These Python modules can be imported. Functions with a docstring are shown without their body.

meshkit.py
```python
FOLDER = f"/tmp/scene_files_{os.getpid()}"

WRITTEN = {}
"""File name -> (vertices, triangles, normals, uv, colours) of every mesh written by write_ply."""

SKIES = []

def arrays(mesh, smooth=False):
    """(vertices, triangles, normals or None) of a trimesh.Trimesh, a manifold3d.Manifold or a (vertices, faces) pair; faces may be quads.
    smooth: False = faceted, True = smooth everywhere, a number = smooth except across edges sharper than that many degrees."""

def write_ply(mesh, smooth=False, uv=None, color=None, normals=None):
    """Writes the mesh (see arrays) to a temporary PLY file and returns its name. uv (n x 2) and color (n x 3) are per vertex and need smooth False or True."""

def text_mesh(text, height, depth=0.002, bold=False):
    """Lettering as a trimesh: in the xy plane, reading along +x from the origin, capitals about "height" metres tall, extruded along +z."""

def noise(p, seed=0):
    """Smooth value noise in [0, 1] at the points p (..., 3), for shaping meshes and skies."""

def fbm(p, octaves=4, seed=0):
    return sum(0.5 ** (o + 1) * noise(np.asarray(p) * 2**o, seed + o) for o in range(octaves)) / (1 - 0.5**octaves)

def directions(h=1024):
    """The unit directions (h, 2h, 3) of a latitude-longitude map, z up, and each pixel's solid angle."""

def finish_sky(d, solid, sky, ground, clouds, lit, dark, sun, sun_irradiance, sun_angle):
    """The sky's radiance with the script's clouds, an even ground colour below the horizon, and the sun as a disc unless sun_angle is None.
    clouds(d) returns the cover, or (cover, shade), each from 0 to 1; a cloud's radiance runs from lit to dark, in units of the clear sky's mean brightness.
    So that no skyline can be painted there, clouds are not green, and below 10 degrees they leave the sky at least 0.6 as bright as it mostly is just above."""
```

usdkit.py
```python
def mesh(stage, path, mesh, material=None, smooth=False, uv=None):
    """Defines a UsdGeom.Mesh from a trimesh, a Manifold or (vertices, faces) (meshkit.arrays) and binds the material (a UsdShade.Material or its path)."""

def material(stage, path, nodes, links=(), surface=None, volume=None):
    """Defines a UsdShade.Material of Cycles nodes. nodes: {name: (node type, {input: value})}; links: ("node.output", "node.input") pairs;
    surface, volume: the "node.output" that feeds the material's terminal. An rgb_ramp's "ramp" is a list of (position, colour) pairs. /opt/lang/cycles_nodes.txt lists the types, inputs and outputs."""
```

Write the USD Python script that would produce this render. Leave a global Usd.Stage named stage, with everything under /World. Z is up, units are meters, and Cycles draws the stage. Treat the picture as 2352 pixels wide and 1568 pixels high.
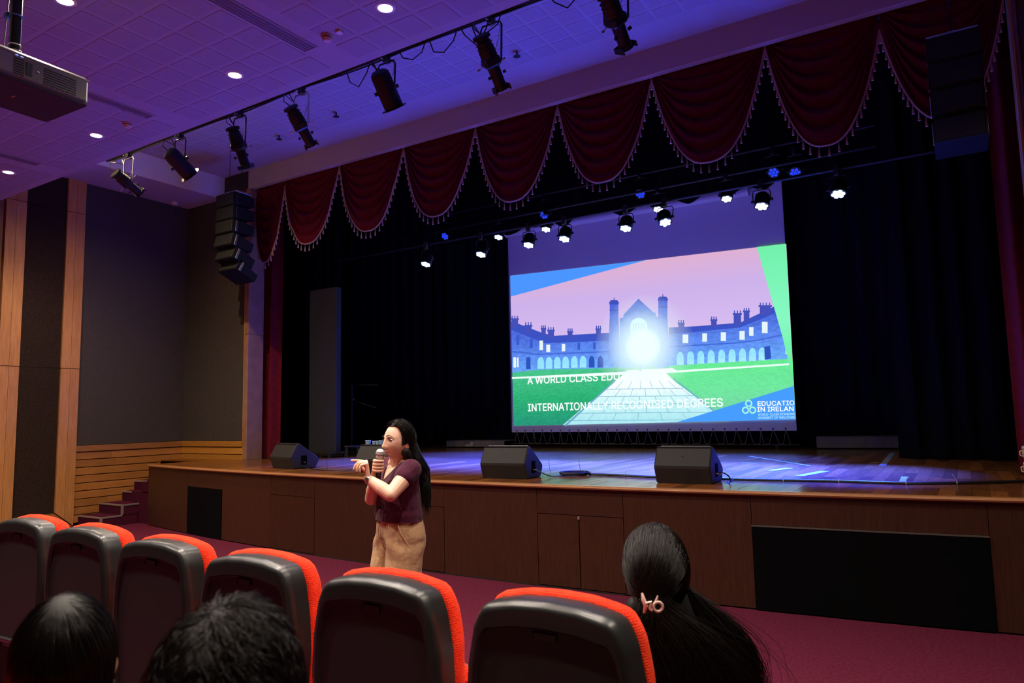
import math, random
import numpy as np, trimesh, usdkit, meshkit
import manifold3d as m3
from shapely.geometry import Polygon, Point, box as sbox
from shapely import affinity
from pxr import Usd, UsdGeom, UsdLux, UsdShade, Gf, Sdf, Vt

stage = Usd.Stage.CreateInMemory()
UsdGeom.SetStageUpAxis(stage, 'Z'); UsdGeom.SetStageMetersPerUnit(stage, 1.0)
UsdGeom.Xform.Define(stage, '/World'); UsdGeom.Scope.Define(stage, '/World/Looks')
rng = np.random.default_rng(7); random.seed(7)
A = np.array

# ------------------------------------------------------------------ camera, exposure
EYE = A([0, 0, 1.62]); FPX = 1640.94
YAW, PIT, ROL = map(math.radians, (32.11992, 5.85219, -1.22119))
FW = A([-math.sin(YAW) * math.cos(PIT), math.cos(YAW) * math.cos(PIT), math.sin(PIT)])
r0 = A([math.cos(YAW), math.sin(YAW), 0]); u0 = np.cross(r0, FW)
RT = r0 * math.cos(ROL) + u0 * math.sin(ROL); UP = np.cross(RT, FW)
cam = UsdGeom.Camera.Define(stage, '/World/camera')
mat = Gf.Matrix4d(*RT, 0, *UP, 0, *(-FW), 0, *EYE, 1)
cam.AddTransformOp().Set(mat)
cam.CreateHorizontalApertureAttr(36.0); cam.CreateVerticalApertureAttr(24.0)
cam.CreateFocalLengthAttr(FPX / 2352 * 36)
cam.CreateFStopAttr(4.5); cam.CreateFocusDistanceAttr(5.0)
cam.CreateClippingRangeAttr((0.05, 200)); cam.CreateExposureAttr(0.0)

# light levels (the lamps themselves are built with their fixtures further down)
DOWN_I = 1500.0; DOWN_C = (1.0, 0.86, 0.72)      # ceiling downlights
APRON = 3.2                                           # apron downlights, as a multiple of DOWN_I
PAR_I = 105000.0; PAR_C = (0.016, 0.05, 1.0)         # blue stage LED cans

# ------------------------------------------------------------------ helpers
def lin(r, g, b):
    f = lambda c: c / 12.92 if c <= 0.04045 else ((c + 0.055) / 1.055) ** 2.4
    return tuple(f(v / 255) for v in (r, g, b))
def ray(px, py):
    d = (px - 1176) * RT - (py - 784) * UP + FPX * FW
    return d / np.linalg.norm(d)
def at(px, py, Y):                                   # the point of the plane y = Y behind a pixel of the photograph
    d = ray(px, py); return EYE + d * (Y / d[1])
def deep(px, py, dd):                                # the point dd metres along the view axis
    d = ray(px, py); return EYE + d * (dd / (d @ FW))

used = {}
def numbered(base, parent):
    k = (parent, base); n = used.get(k, -1) + 1; used[k] = n
    return base if n == 0 else f'{base}_{n:03d}'
def path_of(p): return '/World' if p is None else (p if isinstance(p, str) else str(p.GetPath()))
def tagp(prim, label=None, cat=None, group=None, kind=None):
    for k, v in (('label', label), ('category', cat), ('group', group), ('kind', kind)):
        if v: prim.SetCustomDataByKey(k, v)
    return prim
def obj(name, mesh, m, parent=None, smooth=30, label=None, cat=None, group=None, kind=None):
    pp = path_of(parent)
    g = usdkit.mesh(stage, f'{pp}/{numbered(name, pp)}', mesh, m, smooth=smooth)
    g.CreateDoubleSidedAttr(True)
    return tagp(g.GetPrim(), label, cat, group, kind)
def xf(prim, loc=(0, 0, 0), rz=0.0, M=None):
    x = UsdGeom.Xformable(prim)
    if M is None:
        M = Gf.Matrix4d(1).SetRotate(Gf.Rotation(Gf.Vec3d(0, 0, 1), rz)); M.SetTranslateOnly(Gf.Vec3d(*map(float, loc)))
    op = x.GetOrderedXformOps()
    (op[0] if op else x.AddTransformOp()).Set(M)
def thing(name, label, cat, loc=(0, 0, 0), rz=0.0, group=None, kind=None, M=None):
    pp = '/World'
    g = UsdGeom.Xform.Define(stage, f'{pp}/{numbered(name, pp)}'); xf(g, loc, rz, M)
    return tagp(g.GetPrim(), label, cat, group, kind)
def dup(src, label, loc=(0, 0, 0), rz=0.0, M=None, group=None):
    base = src.GetName().rstrip('0123456789').rstrip('_')
    g = UsdGeom.Xform.Define(stage, f'/World/{numbered(base, "/World")}')
    g.GetPrim().GetReferences().AddInternalReference(src.GetPath()); g.GetPrim().SetInstanceable(True)
    if M is None:
        M = Gf.Matrix4d(1).SetRotate(Gf.Rotation(Gf.Vec3d(0, 0, 1), rz)); M.SetTranslateOnly(Gf.Vec3d(*map(float, loc)))
    UsdGeom.Xformable(g).AddTransformOp().Set(M) if not UsdGeom.Xformable(g).GetOrderedXformOps() else UsdGeom.Xformable(g).GetOrderedXformOps()[0].Set(M)
    return tagp(g.GetPrim(), label, None, group)
def aim(loc, d, up=(0, 0, 1)):                          # matrix whose -Z looks along d
    z = -A(d, float); z /= np.linalg.norm(z); x = np.cross(up, z); x /= np.linalg.norm(x); y = np.cross(z, x)
    return Gf.Matrix4d(*map(float, x), 0, *map(float, y), 0, *map(float, z), 0, *map(float, loc), 1)
def spot(parent, loc, d, inten, col, r=0.05, cone=35, soft=0.5, up=(0, 1, 0)):
    pp = path_of(parent)
    L = UsdLux.SphereLight.Define(stage, f'{pp}/{numbered("lamp_light", pp)}')
    L.CreateIntensityAttr(inten); L.CreateColorAttr(Gf.Vec3f(*col)); L.CreateRadiusAttr(r)
    a = UsdLux.ShapingAPI.Apply(L.GetPrim()); a.CreateShapingConeAngleAttr(cone); a.CreateShapingConeSoftnessAttr(soft)
    UsdGeom.Xformable(L).AddTransformOp().Set(aim(loc, d, up)); return L

# --- mesh makers
def join(*ms):
    ms = [m for x in ms for m in (x if isinstance(x, (list, tuple)) else [x])]
    return trimesh.util.concatenate(ms)
def box(x0, x1, y0, y1, z0, z1, bev=0.0):
    if bev <= 0:
        m = trimesh.creation.box((x1 - x0, y1 - y0, z1 - z0)); m.apply_translation(((x0 + x1) / 2, (y0 + y1) / 2, (z0 + z1) / 2)); return m
    pts = []
    for x in (x0, x1):
        for y in (y0, y1):
            for z in (z0, z1):
                sx, sy, sz = (1 if x == x0 else -1), (1 if y == y0 else -1), (1 if z == z0 else -1)
                pts += [(x + sx * bev, y + sy * bev, z), (x + sx * bev, y, z + sz * bev), (x, y + sy * bev, z + sz * bev)]
    return trimesh.convex.convex_hull(A(pts))
def tube(P, r, n=8, cap=True):
    P = A(P, float); r = np.broadcast_to(r, (len(P),)).astype(float)
    t = np.gradient(P, axis=0); t /= np.linalg.norm(t, axis=1, keepdims=True) + 1e-12
    nrm = np.cross(t[0], (0, 0, 1) if abs(t[0][2]) < .9 else (1, 0, 0)); nrm /= np.linalg.norm(nrm); fr = []
    for k in range(len(P)):
        nrm = nrm - t[k] * (nrm @ t[k]); nrm /= np.linalg.norm(nrm) + 1e-12; fr.append((nrm, np.cross(t[k], nrm)))
    a = np.arange(n) * 2 * np.pi / n
    V = np.concatenate([P[k] + r[k] * (np.cos(a)[:, None] * fr[k][0] + np.sin(a)[:, None] * fr[k][1]) for k in range(len(P))])
    F = []
    for k in range(len(P) - 1):
        for j in range(n):
            a0, a1, b0, b1 = k * n + j, k * n + (j + 1) % n, (k + 1) * n + j, (k + 1) * n + (j + 1) % n
            F += [(a0, a1, b1), (a0, b1, b0)]
    if cap:
        V = np.vstack([V, P[:1], P[-1:]]); c0, c1 = len(V) - 2, len(V) - 1
        for j in range(n):
            F += [(c0, (j + 1) % n, j), (c1, (len(P) - 1) * n + j, (len(P) - 1) * n + (j + 1) % n)]
    return trimesh.Trimesh(V, A(F), process=False)
def lathe(prof, n=24, axis='z'):
    prof = A(prof, float); a = np.arange(n) * 2 * np.pi / n
    V = np.concatenate([np.c_[r * np.cos(a), r * np.sin(a), np.full(n, z)] for r, z in prof]); F = []
    for k in range(len(prof) - 1):
        for j in range(n):
            a0, a1, b0, b1 = k * n + j, k * n + (j + 1) % n, (k + 1) * n + j, (k + 1) * n + (j + 1) % n
            F += [(a0, a1, b1), (a0, b1, b0)]
    V = np.vstack([V, [[0, 0, prof[0][1]], [0, 0, prof[-1][1]]]]); c0, c1 = len(V) - 2, len(V) - 1
    for j in range(n):
        F += [(c0, (j + 1) % n, j), (c1, (len(prof) - 1) * n + j, (len(prof) - 1) * n + (j + 1) % n)]
    return trimesh.Trimesh(V, A(F), process=False)
def orient(m, loc, d):                               # turns +z of the mesh to d
    d = A(d, float) / np.linalg.norm(d)
    T = trimesh.geometry.align_vectors((0, 0, 1), d); T[:3, 3] = loc
    m = m.copy(); m.apply_transform(T); return m
def cyl(p0, p1, r, n=16, r1=None):
    return tube([p0, p1], [r, r if r1 is None else r1], n)
def prism(poly, y0, y1, plane='xz'):                  # polygon (shapely or points) extruded along the third axis
    poly = poly if isinstance(poly, Polygon) else Polygon(poly)
    m = trimesh.creation.extrude_polygon(poly, abs(y1 - y0), engine='earcut')
    v = m.vertices.copy(); lo = min(y0, y1)
    if plane == 'xz': m.vertices = np.c_[v[:, 0], v[:, 2] + lo, v[:, 1]]; m.invert()
    elif plane == 'yz': m.vertices = np.c_[v[:, 2] + lo, v[:, 0], v[:, 1]]
    else: m.vertices = np.c_[v[:, 0], v[:, 1], v[:, 2] + lo]
    return m
def grid(P, closed_u=False):                         # (n, m, 3) points to a sheet
    n, mm = P.shape[:2]; F = []
    for i in range(n - 1 + (1 if closed_u else 0)):
        for j in range(mm - 1):
            a, b, c, d = i * mm + j, ((i + 1) % n) * mm + j, ((i + 1) % n) * mm + j + 1, i * mm + j + 1
            F += [(a, b, c), (a, c, d)]
    return trimesh.Trimesh(P.reshape(-1, 3), A(F), process=False)
def slab(P, off):                                   # sheet with thickness: P (n,m,3) and P + off, edges closed
    n, mm = P.shape[:2]; B = P + off; a = grid(P); b = grid(B); b.invert()
    edge = np.concatenate([P[0, :], P[1:, -1], P[-1, -2::-1], P[-2:0:-1, 0]]); eb = np.concatenate([B[0, :], B[1:, -1], B[-1, -2::-1], B[-2:0:-1, 0]])
    k = len(edge); V = np.vstack([edge, eb]); F = []
    for i in range(k):
        j = (i + 1) % k; F += [(i, j, k + j), (i, k + j, k + i)]
    return join(a, b, trimesh.Trimesh(V, A(F), process=False))
def ball(c, r, sub=2, s=(1, 1, 1)):
    m = trimesh.creation.icosphere(sub, r); m.apply_scale(s) if np.ndim(s) == 0 else m.apply_transform(np.diag([*s, 1])); m.apply_translation(c); return m
def hullbody(bones, ref=0.015, it=10, extra=()):
    parts = []
    def sph(p, r): return m3.Manifold.sphere(float(r), 20).translate([float(v) for v in p])
    for b in bones: parts.append(m3.Manifold.batch_hull([sph(p, r) for p, r in b]))
    u = m3.Manifold.batch_boolean(parts + list(extra), m3.OpType.Add).refine_to_length(ref)
    mm = u.to_mesh(); t = trimesh.Trimesh(mm.vert_properties[:, :3], mm.tri_verts)
    t.merge_vertices(); trimesh.smoothing.filter_taubin(t, lamb=.5, nu=.53, iterations=it); return t
def text(s, h, x, Y, z, bold=False, xmax=None, depth=0.001, sx=1.0):   # letters on a plane facing -y
    m = meshkit.text_mesh(s, h, depth, bold); v = m.vertices
    m.vertices = np.c_[x + v[:, 0] * sx, Y - v[:, 2], z + v[:, 1]]
    if xmax is not None: m = m.slice_plane([xmax, 0, 0], [-1, 0, 0])
    return m

# --- materials
LK = '/World/Looks/'
def mat_(name, nodes, links, surf='p.BSDF'): return usdkit.material(stage, LK + name, nodes, links, surface=surf)
def plain(name, col, rough=.5, metal=0.0, spec=.5, coat=0.0, noise=0.0, nscale=8, bump=0.0, bscale=60, sheen=0.0, bdist=.01, **kw):
    n = {'p': ('principled_bsdf', dict(base_color=col, roughness=rough, metallic=metal, specular_ior_level=spec, coat_weight=coat, sheen_weight=sheen, **kw)), 'g': ('geometry', {})}
    l = []
    if noise:
        c0 = tuple(c * (1 - noise) for c in col); c1 = tuple(min(1, c * (1 + noise)) for c in col)
        n['n'] = ('noise_texture', dict(scale=nscale, detail=5.0)); n['r'] = ('rgb_ramp', {'ramp': [(.3, c0), (.7, c1)]})
        l += [('g.position', 'n.vector'), ('n.fac', 'r.fac'), ('r.color', 'p.base_color')]
    if bump:
        n['bn'] = ('noise_texture', dict(scale=bscale, detail=3.0)); n['b'] = ('bump', dict(strength=bump, distance=bdist))
        l += [('g.position', 'bn.vector'), ('bn.fac', 'b.height'), ('b.normal', 'p.normal')]
    return mat_(name, n, l)
def wood(name, ca, cb, stretch, rough=.35, coat=0.0, scale=6.0, vary=.25, coat_rough=.1, spec=.5, ior=1.5):
    n = {'g': ('geometry', {}), 'o': ('object_info', {}), 'c': ('combine_xyz', {}), 'm': ('mapping', dict(scale=stretch)), 'a': ('vector_math', dict(math_type='add')),
         'mu': ('math', dict(math_type='multiply', value2=37.0)), 'n': ('noise_texture', dict(scale=scale, detail=6.0, roughness=.6, distortion=.6)),
         'r': ('rgb_ramp', {'ramp': [(.25, ca), (.75, cb)]}), 'v': ('map_range', dict(from_min=0, from_max=1, to_min=1 - vary, to_max=1 + vary)),
         'h': ('hsv', dict(hue=.5, saturation=1.0, fac=1.0)), 'p': ('principled_bsdf', dict(roughness=rough, coat_weight=coat, coat_roughness=coat_rough, specular_ior_level=spec, ior=ior))}
    l = [('g.position', 'a.vector1'), ('o.random', 'mu.value1'), ('mu.value', 'c.x'), ('mu.value', 'c.y'), ('mu.value', 'c.z'), ('c.vector', 'a.vector2'), ('a.vector', 'm.vector'), ('m.vector', 'n.vector'), ('n.fac', 'r.fac'),
         ('o.random', 'v.value'), ('v.result', 'h.value'), ('r.color', 'h.color'), ('h.color', 'p.base_color')]
    return mat_(name, n, l)
def glow(name, col, strength=1.0):
    return mat_(name, {'e': ('emission', dict(color=col, strength=strength))}, [], 'e.emission')

# ------------------------------------------------------------------ materials
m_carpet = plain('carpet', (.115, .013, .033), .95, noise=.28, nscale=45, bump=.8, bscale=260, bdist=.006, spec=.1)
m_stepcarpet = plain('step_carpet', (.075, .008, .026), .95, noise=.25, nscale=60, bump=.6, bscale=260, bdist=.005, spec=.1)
m_fascia = wood('fascia_veneer', (.036, .012, .0055), (.070, .024, .011), (14, 14, 1.1), rough=.42, vary=.10, scale=5)
m_deck = wood('stage_planks', (.20, .062, .014), (.33, .115, .026), (9, 1.0, 9), rough=.19, vary=.42, scale=4, ior=2.0)
m_nose = wood('stage_edge', (.40, .17, .06), (.55, .25, .09), (1, 8, 8), rough=.3, coat=.5, vary=.05)
m_oak = wood('oak_slat', (.32, .120, .024), (.48, .20, .048), (6, 1.0, 12), rough=.42, vary=.18, scale=3.5)
m_oakx = wood('oak_slat_front', (.40, .16, .022), (.58, .25, .04), (1.0, 6, 12), rough=.42, vary=.18, scale=3.5)
m_oakv = wood('oak_stile', (.40, .165, .045), (.58, .27, .085), (8, 8, .9), rough=.42, vary=.08, scale=3.5)
m_slot = plain('slat_gap', (.012, .006, .004), .9)
m_beige = plain('beige_paint', (.46, .36, .31), .8)
m_jamb = plain('jamb_veneer', (.30, .16, .10), .55, noise=.15, nscale=6)
m_ceil = plain('ceiling_strip', (.38, .33, .34), .85)
m_bulk = plain('bulkhead_white', (.70, .66, .62), .8)
m_black = plain('black_plastic', (.009, .009, .010), .42, spec=.4, noise=.2, nscale=30)
m_mblack = plain('black_metal', (.012, .012, .013), .38, spec=.6)
m_steel = plain('bare_steel', (.55, .53, .50), .3, metal=1.0)
m_alu = plain('aluminium_edge', (.62, .60, .57), .35, metal=.8)
m_velour = plain('black_velour', (.0035, .0036, .0045), .95, spec=.05)
m_backcloth = plain('backdrop_cloth', (.006, .0065, .012), .9, spec=.08)
m_void = plain('stage_house_black', (.003, .003, .003), .95, spec=.02)
m_red = plain('red_velvet', (.105, .003, .009), .75, sheen=.35, sheen_tint=(.6, .05, .1), spec=.15, noise=.2, nscale=14)
m_fringe = plain('gold_fringe', (.42, .26, .20), .7, noise=.2, nscale=90)
m_white = plain('white_plastic', (.75, .72, .70), .4)
m_cream = plain('cream_plastic', (.62, .42, .34), .5)
m_orangewood = plain('side_panel', (.18, .07, .02), .5, noise=.2, nscale=5)
# woven wall fabric
m_fab = mat_('wall_fabric', {'g': ('geometry', {}), 'm': ('mapping', dict(scale=(3, 3, 22))), 'n': ('noise_texture', dict(scale=16, detail=8.0, roughness=.75)), 'm2': ('mapping', dict(scale=(40, 40, 5))), 'n2': ('noise_texture', dict(scale=12, detail=4.0)),
    'mx': ('math', dict(math_type='add')), 'h': ('math', dict(math_type='multiply', value2=.5)), 'r': ('rgb_ramp', {'ramp': [(.30, (.028, .023, .021)), (.52, (.066, .055, .049)), (.72, (.15, .125, .11))]}),
    'b': ('bump', dict(strength=.5, distance=.004)), 'p': ('principled_bsdf', dict(roughness=.95, specular_ior_level=.1))},
    [('g.position', 'm.vector'), ('m.vector', 'n.vector'), ('g.position', 'm2.vector'), ('m2.vector', 'n2.vector'), ('n.fac', 'mx.value1'), ('n2.fac', 'mx.value2'), ('mx.value', 'h.value1'), ('h.value', 'r.fac'), ('r.color', 'p.base_color'), ('h.value', 'b.height'), ('b.normal', 'p.normal')])
m_fabbrown = plain('brown_panel_fabric', (.030, .018, .013), .95, noise=.3, nscale=40, bump=.3, bscale=200, bdist=.003, spec=.1)
# perforated ceiling tile: small dark holes
m_tile = mat_('perforated_tile', {'g': ('geometry', {}), 'v': ('voronoi_texture', dict(scale=62, randomness=.0)), 'r': ('rgb_ramp', {'ramp': [(.18, (.12, .10, .10)), (.30, (.34, .29, .30))]}), 'p': ('principled_bsdf', dict(roughness=.9))},
    [('g.position', 'v.vector'), ('v.distance', 'r.fac'), ('r.color', 'p.base_color')])

# ------------------------------------------------------------------ hall: floor, walls, ceilings
XL, XR, YW, S = -12.2, 2.8, 7.97, .953
ZM, YM = 4.90, 4.667                                   # main ceiling and its front edge
ZR, ZS, XS = 6.025, 5.633, -11.12                      # recess above the apron, side soffit, soffit edge
def yf(x): return 6.02 + .0142 * (A(x) + 4.2) ** 2     # curved stage front
obj('floor', box(-13, 3.2, -6.2, 8.2, -.1, 0), m_carpet, label='maroon carpeted hall floor in front of the stage', cat='floor', kind='structure')

wl = thing('wall_left', 'left hall wall of dark woven fabric above stained wooden slats', 'wall', kind='structure')
obj('wall_board', box(XL - .3, XL - .03, -6.2, 8.1, 0, 6.3), m_slot, wl)
obj('fabric_panel', box(XL - .03, XL, 6.09, YW, 1.275, ZS + .5), m_fab, wl, label='dark woven fabric panel')
for k in range(9):                                     # horizontal slats, pitch 0.125
    z0 = .035 + .125 * k
    cuts = [6.09] + sorted(6.3 + 1.5 * rng.random(1 + k % 2)) + [YW]
    for a, b in zip(cuts[:-1], cuts[1:]):
        obj('slat', box(XL - .03, XL + .012, a + .0006, b - .0006, z0 + .012, z0 + .125, .003), m_oak, wl)
obj('cap_rail', box(XL - .03, XL + .03, 6.09, YW, 1.172, 1.268, .004), m_oak, wl, label='moulded wooden cap rail')
# framed panel: two board-faced stiles with mitred rail around a brown fabric field
for (ya, yb) in ((5.80, 6.08), (4.92, 5.20)):
    mid = (ya + yb) / 2
    for (za, zb) in ((0.0, 2.508), (2.518, 5.076), (5.086, 6.2)):
        for (a, b) in ((ya, mid - .002), (mid + .002, yb)):
            zlo = [za, za]
            if za == 0.0:                              # mitred foot
                zlo = [(.012 + .235 * (6.08 - v) / .28) if ya > 5.5 else (.012 + .235 * (v - 4.92) / .28) for v in (a, b)]
            P = Polygon([(a, zlo[0]), (b, zlo[1]), (b, zb), (a, zb)])
            obj('stile_board', prism(P, XL - .03, XL + .055, 'yz'), m_oakv, wl)
for (za, zb, k) in ((0.0, .113, 0), (.117, .235, 1)):
    ins0, ins1 = .28 * za / .235, .28 * zb / .235
    obj('rail_board', prism(Polygon([(4.92 + ins0 + .012, za + .004), (6.08 - ins0 - .012, za + .004), (6.08 - ins1 - .012, zb), (4.92 + ins1 + .012, zb)]), XL - .03, XL + .055, 'yz'), m_oak, wl)
for (za, zb) in ((.237, 2.510), (2.514, 5.078), (5.084, 6.2)):
    obj('brown_panel', box(XL - .03, XL + .02, 5.202, 5.798, za, zb), m_fabbrown, wl, label='brown fabric field between the wooden stiles')
for k in range(3):
    obj('side_panel', box(XL - .03, XL + .02, 3.2 - 1.7 * k, 4.9 - 1.7 * k, .01, 6.2), m_orangewood, wl)

wf = thing('wall_front', 'front hall wall with fabric panels framing the stage opening', 'wall', kind='structure')
XJ0, XJ1, ZB = -10.45, .63, 5.69                      # opening
obj('fabric_panel', box(XL, XJ0, YW, YW + .05, 1.275, ZS + .02), m_fab, wf, label='dark woven fabric panel left of the stage')
obj('fabric_panel', box(XS, XJ0, YW, YW + .05, ZS + .02, ZR), plain('dark_upper_panel', (.035, .022, .022), .9), wf)
obj('wall_board', box(XL, XJ0 - .02, YW + .05, YW + .25, 0, 8.2), m_slot, wf)
for k in range(9):
    z0 = .035 + .125 * k
    if z0 + .125 > .9: obj('slat', box(XL + .012, XJ0, YW - .012, YW + .05, z0 + .012, z0 + .125, .003), m_oakx, wf)
obj('cap_rail', box(XL + .03, XJ0, YW - .03, YW + .05, 1.172, 1.268, .004), m_oakx, wf, label='moulded wooden cap rail')
obj('lintel', box(XJ0 - .02, XJ1 + .02, YW, YW + .09, ZB, 6.3, .006), m_beige, wf, label='beige plastered beam over the stage opening')
obj('fabric_panel', box(XJ1 + .05, XR, YW, YW + .05, 0.95, ZR), plain('brown_right_panel', (.11, .06, .04), .9, noise=.2, nscale=30), wf)
obj('wall_board', box(XJ0 - .5, XR, YW + .10, YW + .25, ZB + .02, 8.2), m_slot, wf)
obj('wall_board', box(XJ1 + .05, XR, YW + .05, YW + .25, 0, 8.2), m_slot, wf)
for (a, b) in ((S, 3.10), (3.105, ZB)):
    obj('jamb_board', box(XJ0, XJ0 + .09, YW - .02, YW + .30, a, b, .004), m_jamb, wf)
    obj('jamb_board', box(XJ1 - .005, XJ1 + .05, YW - .02, YW + .30, a, b, .004), m_jamb, wf)
obj('edge_bead', box(XJ0 - .012, XJ0 + .003, YW - .03, YW + .0, S, ZB), m_oakv, wf)
obj('edge_bead', box(XJ1 - .008, XJ1 + .012, YW - .035, YW - .02, S, ZB), m_oakv, wf)

wr = thing('wall_right', 'right hall wall beside the camera, dark brown fabric', 'wall', kind='structure')
obj('fabric_panel', box(XR, XR + .2, -6.2, 8.2, 0, 6.3), m_fabbrown, wr)
wb = thing('wall_back', 'rear hall wall behind the audience', 'wall', kind='structure')
obj('fabric_panel', box(-13, 3.2, -6.4, -6.2, 0, 6.3), m_fabbrown, wb)

# main ceiling: board with perforated tiles, pitch 0.305
TP, TX, TY = .305, -4.18, 3.665
SLOTX = (-4.70, -7.205, -9.69)                         # slot diffusers
cm = thing('ceiling', 'suspended hall ceiling of small perforated tiles, purple in the stage light', 'ceiling', kind='structure')
obj('ceiling_board', box(-13, 3.2, -6.2, YM, ZM, ZM + .05), m_ceil, cm)
obj('bulkhead', box(-13, 3.2, YM - .04, YM, ZM + .05, 6.3), m_bulk, cm)
def tiles(parent, x0, x1, y0, y1, gx, gy, ox, oy, z, skip, lim=300):
    L = []
    for i in range(int((x0 - ox) // gx), int((x1 - ox) // gx) + 1):
        for j in range(int((y0 - oy) // gy), int((y1 - oy) // gy) + 1):
            xa, ya = ox + i * gx, oy + j * gy
            if xa < x0 - .01 or xa + gx > x1 + .02 or ya < y0 - .01 or ya + gy > y1 + .02 or skip(xa + gx / 2, ya + gy / 2): continue
            v = A([xa + gx / 2, ya + gy / 2, z]) - EYE; d = v @ FW
            u, w = FPX * (v @ RT) / d, -FPX * (v @ UP) / d
            vis = d > .3 and abs(u) < 1200 and abs(w) < 810
            L.append((not vis, d if d > 0 else 99, xa, ya))
    L.sort(); rest = []
    for k, (nv, d, xa, ya) in enumerate(L):
        b = box(xa + .022, xa + gx - .022, ya + .022, ya + gy - .022, z - .003, z + .002)
        if k < lim and not nv: obj('ceiling_tile', b, m_tile, parent, smooth=False)
        else: rest.append(b)
    if rest: obj('far_tiles', join(rest), m_tile, parent, smooth=False, kind='stuff')
tiles(cm, -12.6, 2.8, -3.0, YM - .08, TP, TP, TX, TY, ZM, lambda x, y: min(abs(x - s) for s in SLOTX) < .16 or y > 4.57)
cr = thing('ceiling', 'raised apron ceiling between hall ceiling and stage beam, lit deep blue', 'ceiling', kind='structure')
obj('ceiling_board', box(XS, XR, YM, YW + .05, ZR, ZR + .05), m_ceil, cr)
obj('soffit', box(-13, XS - .03, YM, YW + .05, ZS, ZS + .04), plain('soffit_paint', (.42, .36, .36), .85), cr, label='lower side soffit')
obj('soffit_face', box(XS - .03, XS, YM, YW + .02, ZS, ZR + .02), m_bulk, cr, label='white upright face of the soffit')
tiles(cr, XS + .1, 2.6, 4.8, 7.6, .316, .2625, -4.21, 6.38, ZR, lambda x, y: False)

# ------------------------------------------------------------------ stage
st = thing('stage', 'raised wooden stage with curved dark veneered front', 'stage', kind='structure')
XE = -11.13
def curved(x0, x1, z0, z1, off=0.0, th=.02, wr=None):
    n = max(2, int((x1 - x0) / .12) + 1); xs = np.linspace(x0, x1, n); k = 2 if wr is None else 22
    zs = np.linspace(z0, z1, k); P = np.zeros((n, k, 3))
    for i, x in enumerate(xs):
        for j, z in enumerate(zs):
            P[i, j] = (x, yf(x) - off - (wr(x, z) if wr else 0), z)
    return slab(P, A([0, th, 0]))
G = .0022
full = [(-11.13, -9.72), (-8.72, -7.56), (-6.68, -5.6), (-4.66, -3.54), (-2.66, -1.55), (.085, 1.5), (1.5, 2.8)]
doors = [(-9.72, -8.72), (-7.56, -6.68), (-5.6, -4.66), (-3.54, -2.66), (-1.55, .085)]
for a, b in full: obj('front_panel', curved(a + G, b - G, .012, .925), m_fascia, st)
for a, b in doors: obj('front_panel', curved(a + G, b - G, .680, .925), m_fascia, st)
for a, b in ((-7.56, -6.68), (-5.6, -4.66), (-3.54, -3.10), (-3.098, -2.66)): obj('access_door', curved(a + 2 * G, b - 2 * G, .020, .674, .002), m_fascia, st)
obj('front_board', curved(XE, XR, 0, .925, -.03, .05), m_slot, st)
obj('vent_cover', curved(-9.715, -8.725, .004, .674, .006, .02, lambda x, z: .002 * math.sin(30 * x)), plain('vent_mesh', (.003, .003, .0035), .9, spec=.06), st, label='black mesh vent cover')
wrk = lambda x, z: .010 * meshkit.noise(A([[x * 2.2 + z * 1.5, z * 2.0 - x * 1.2, 1.0]]))[0] + .006 * math.exp(-((x + 1.5) * .9 - (.67 - z)) ** 2 / .02)
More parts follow.
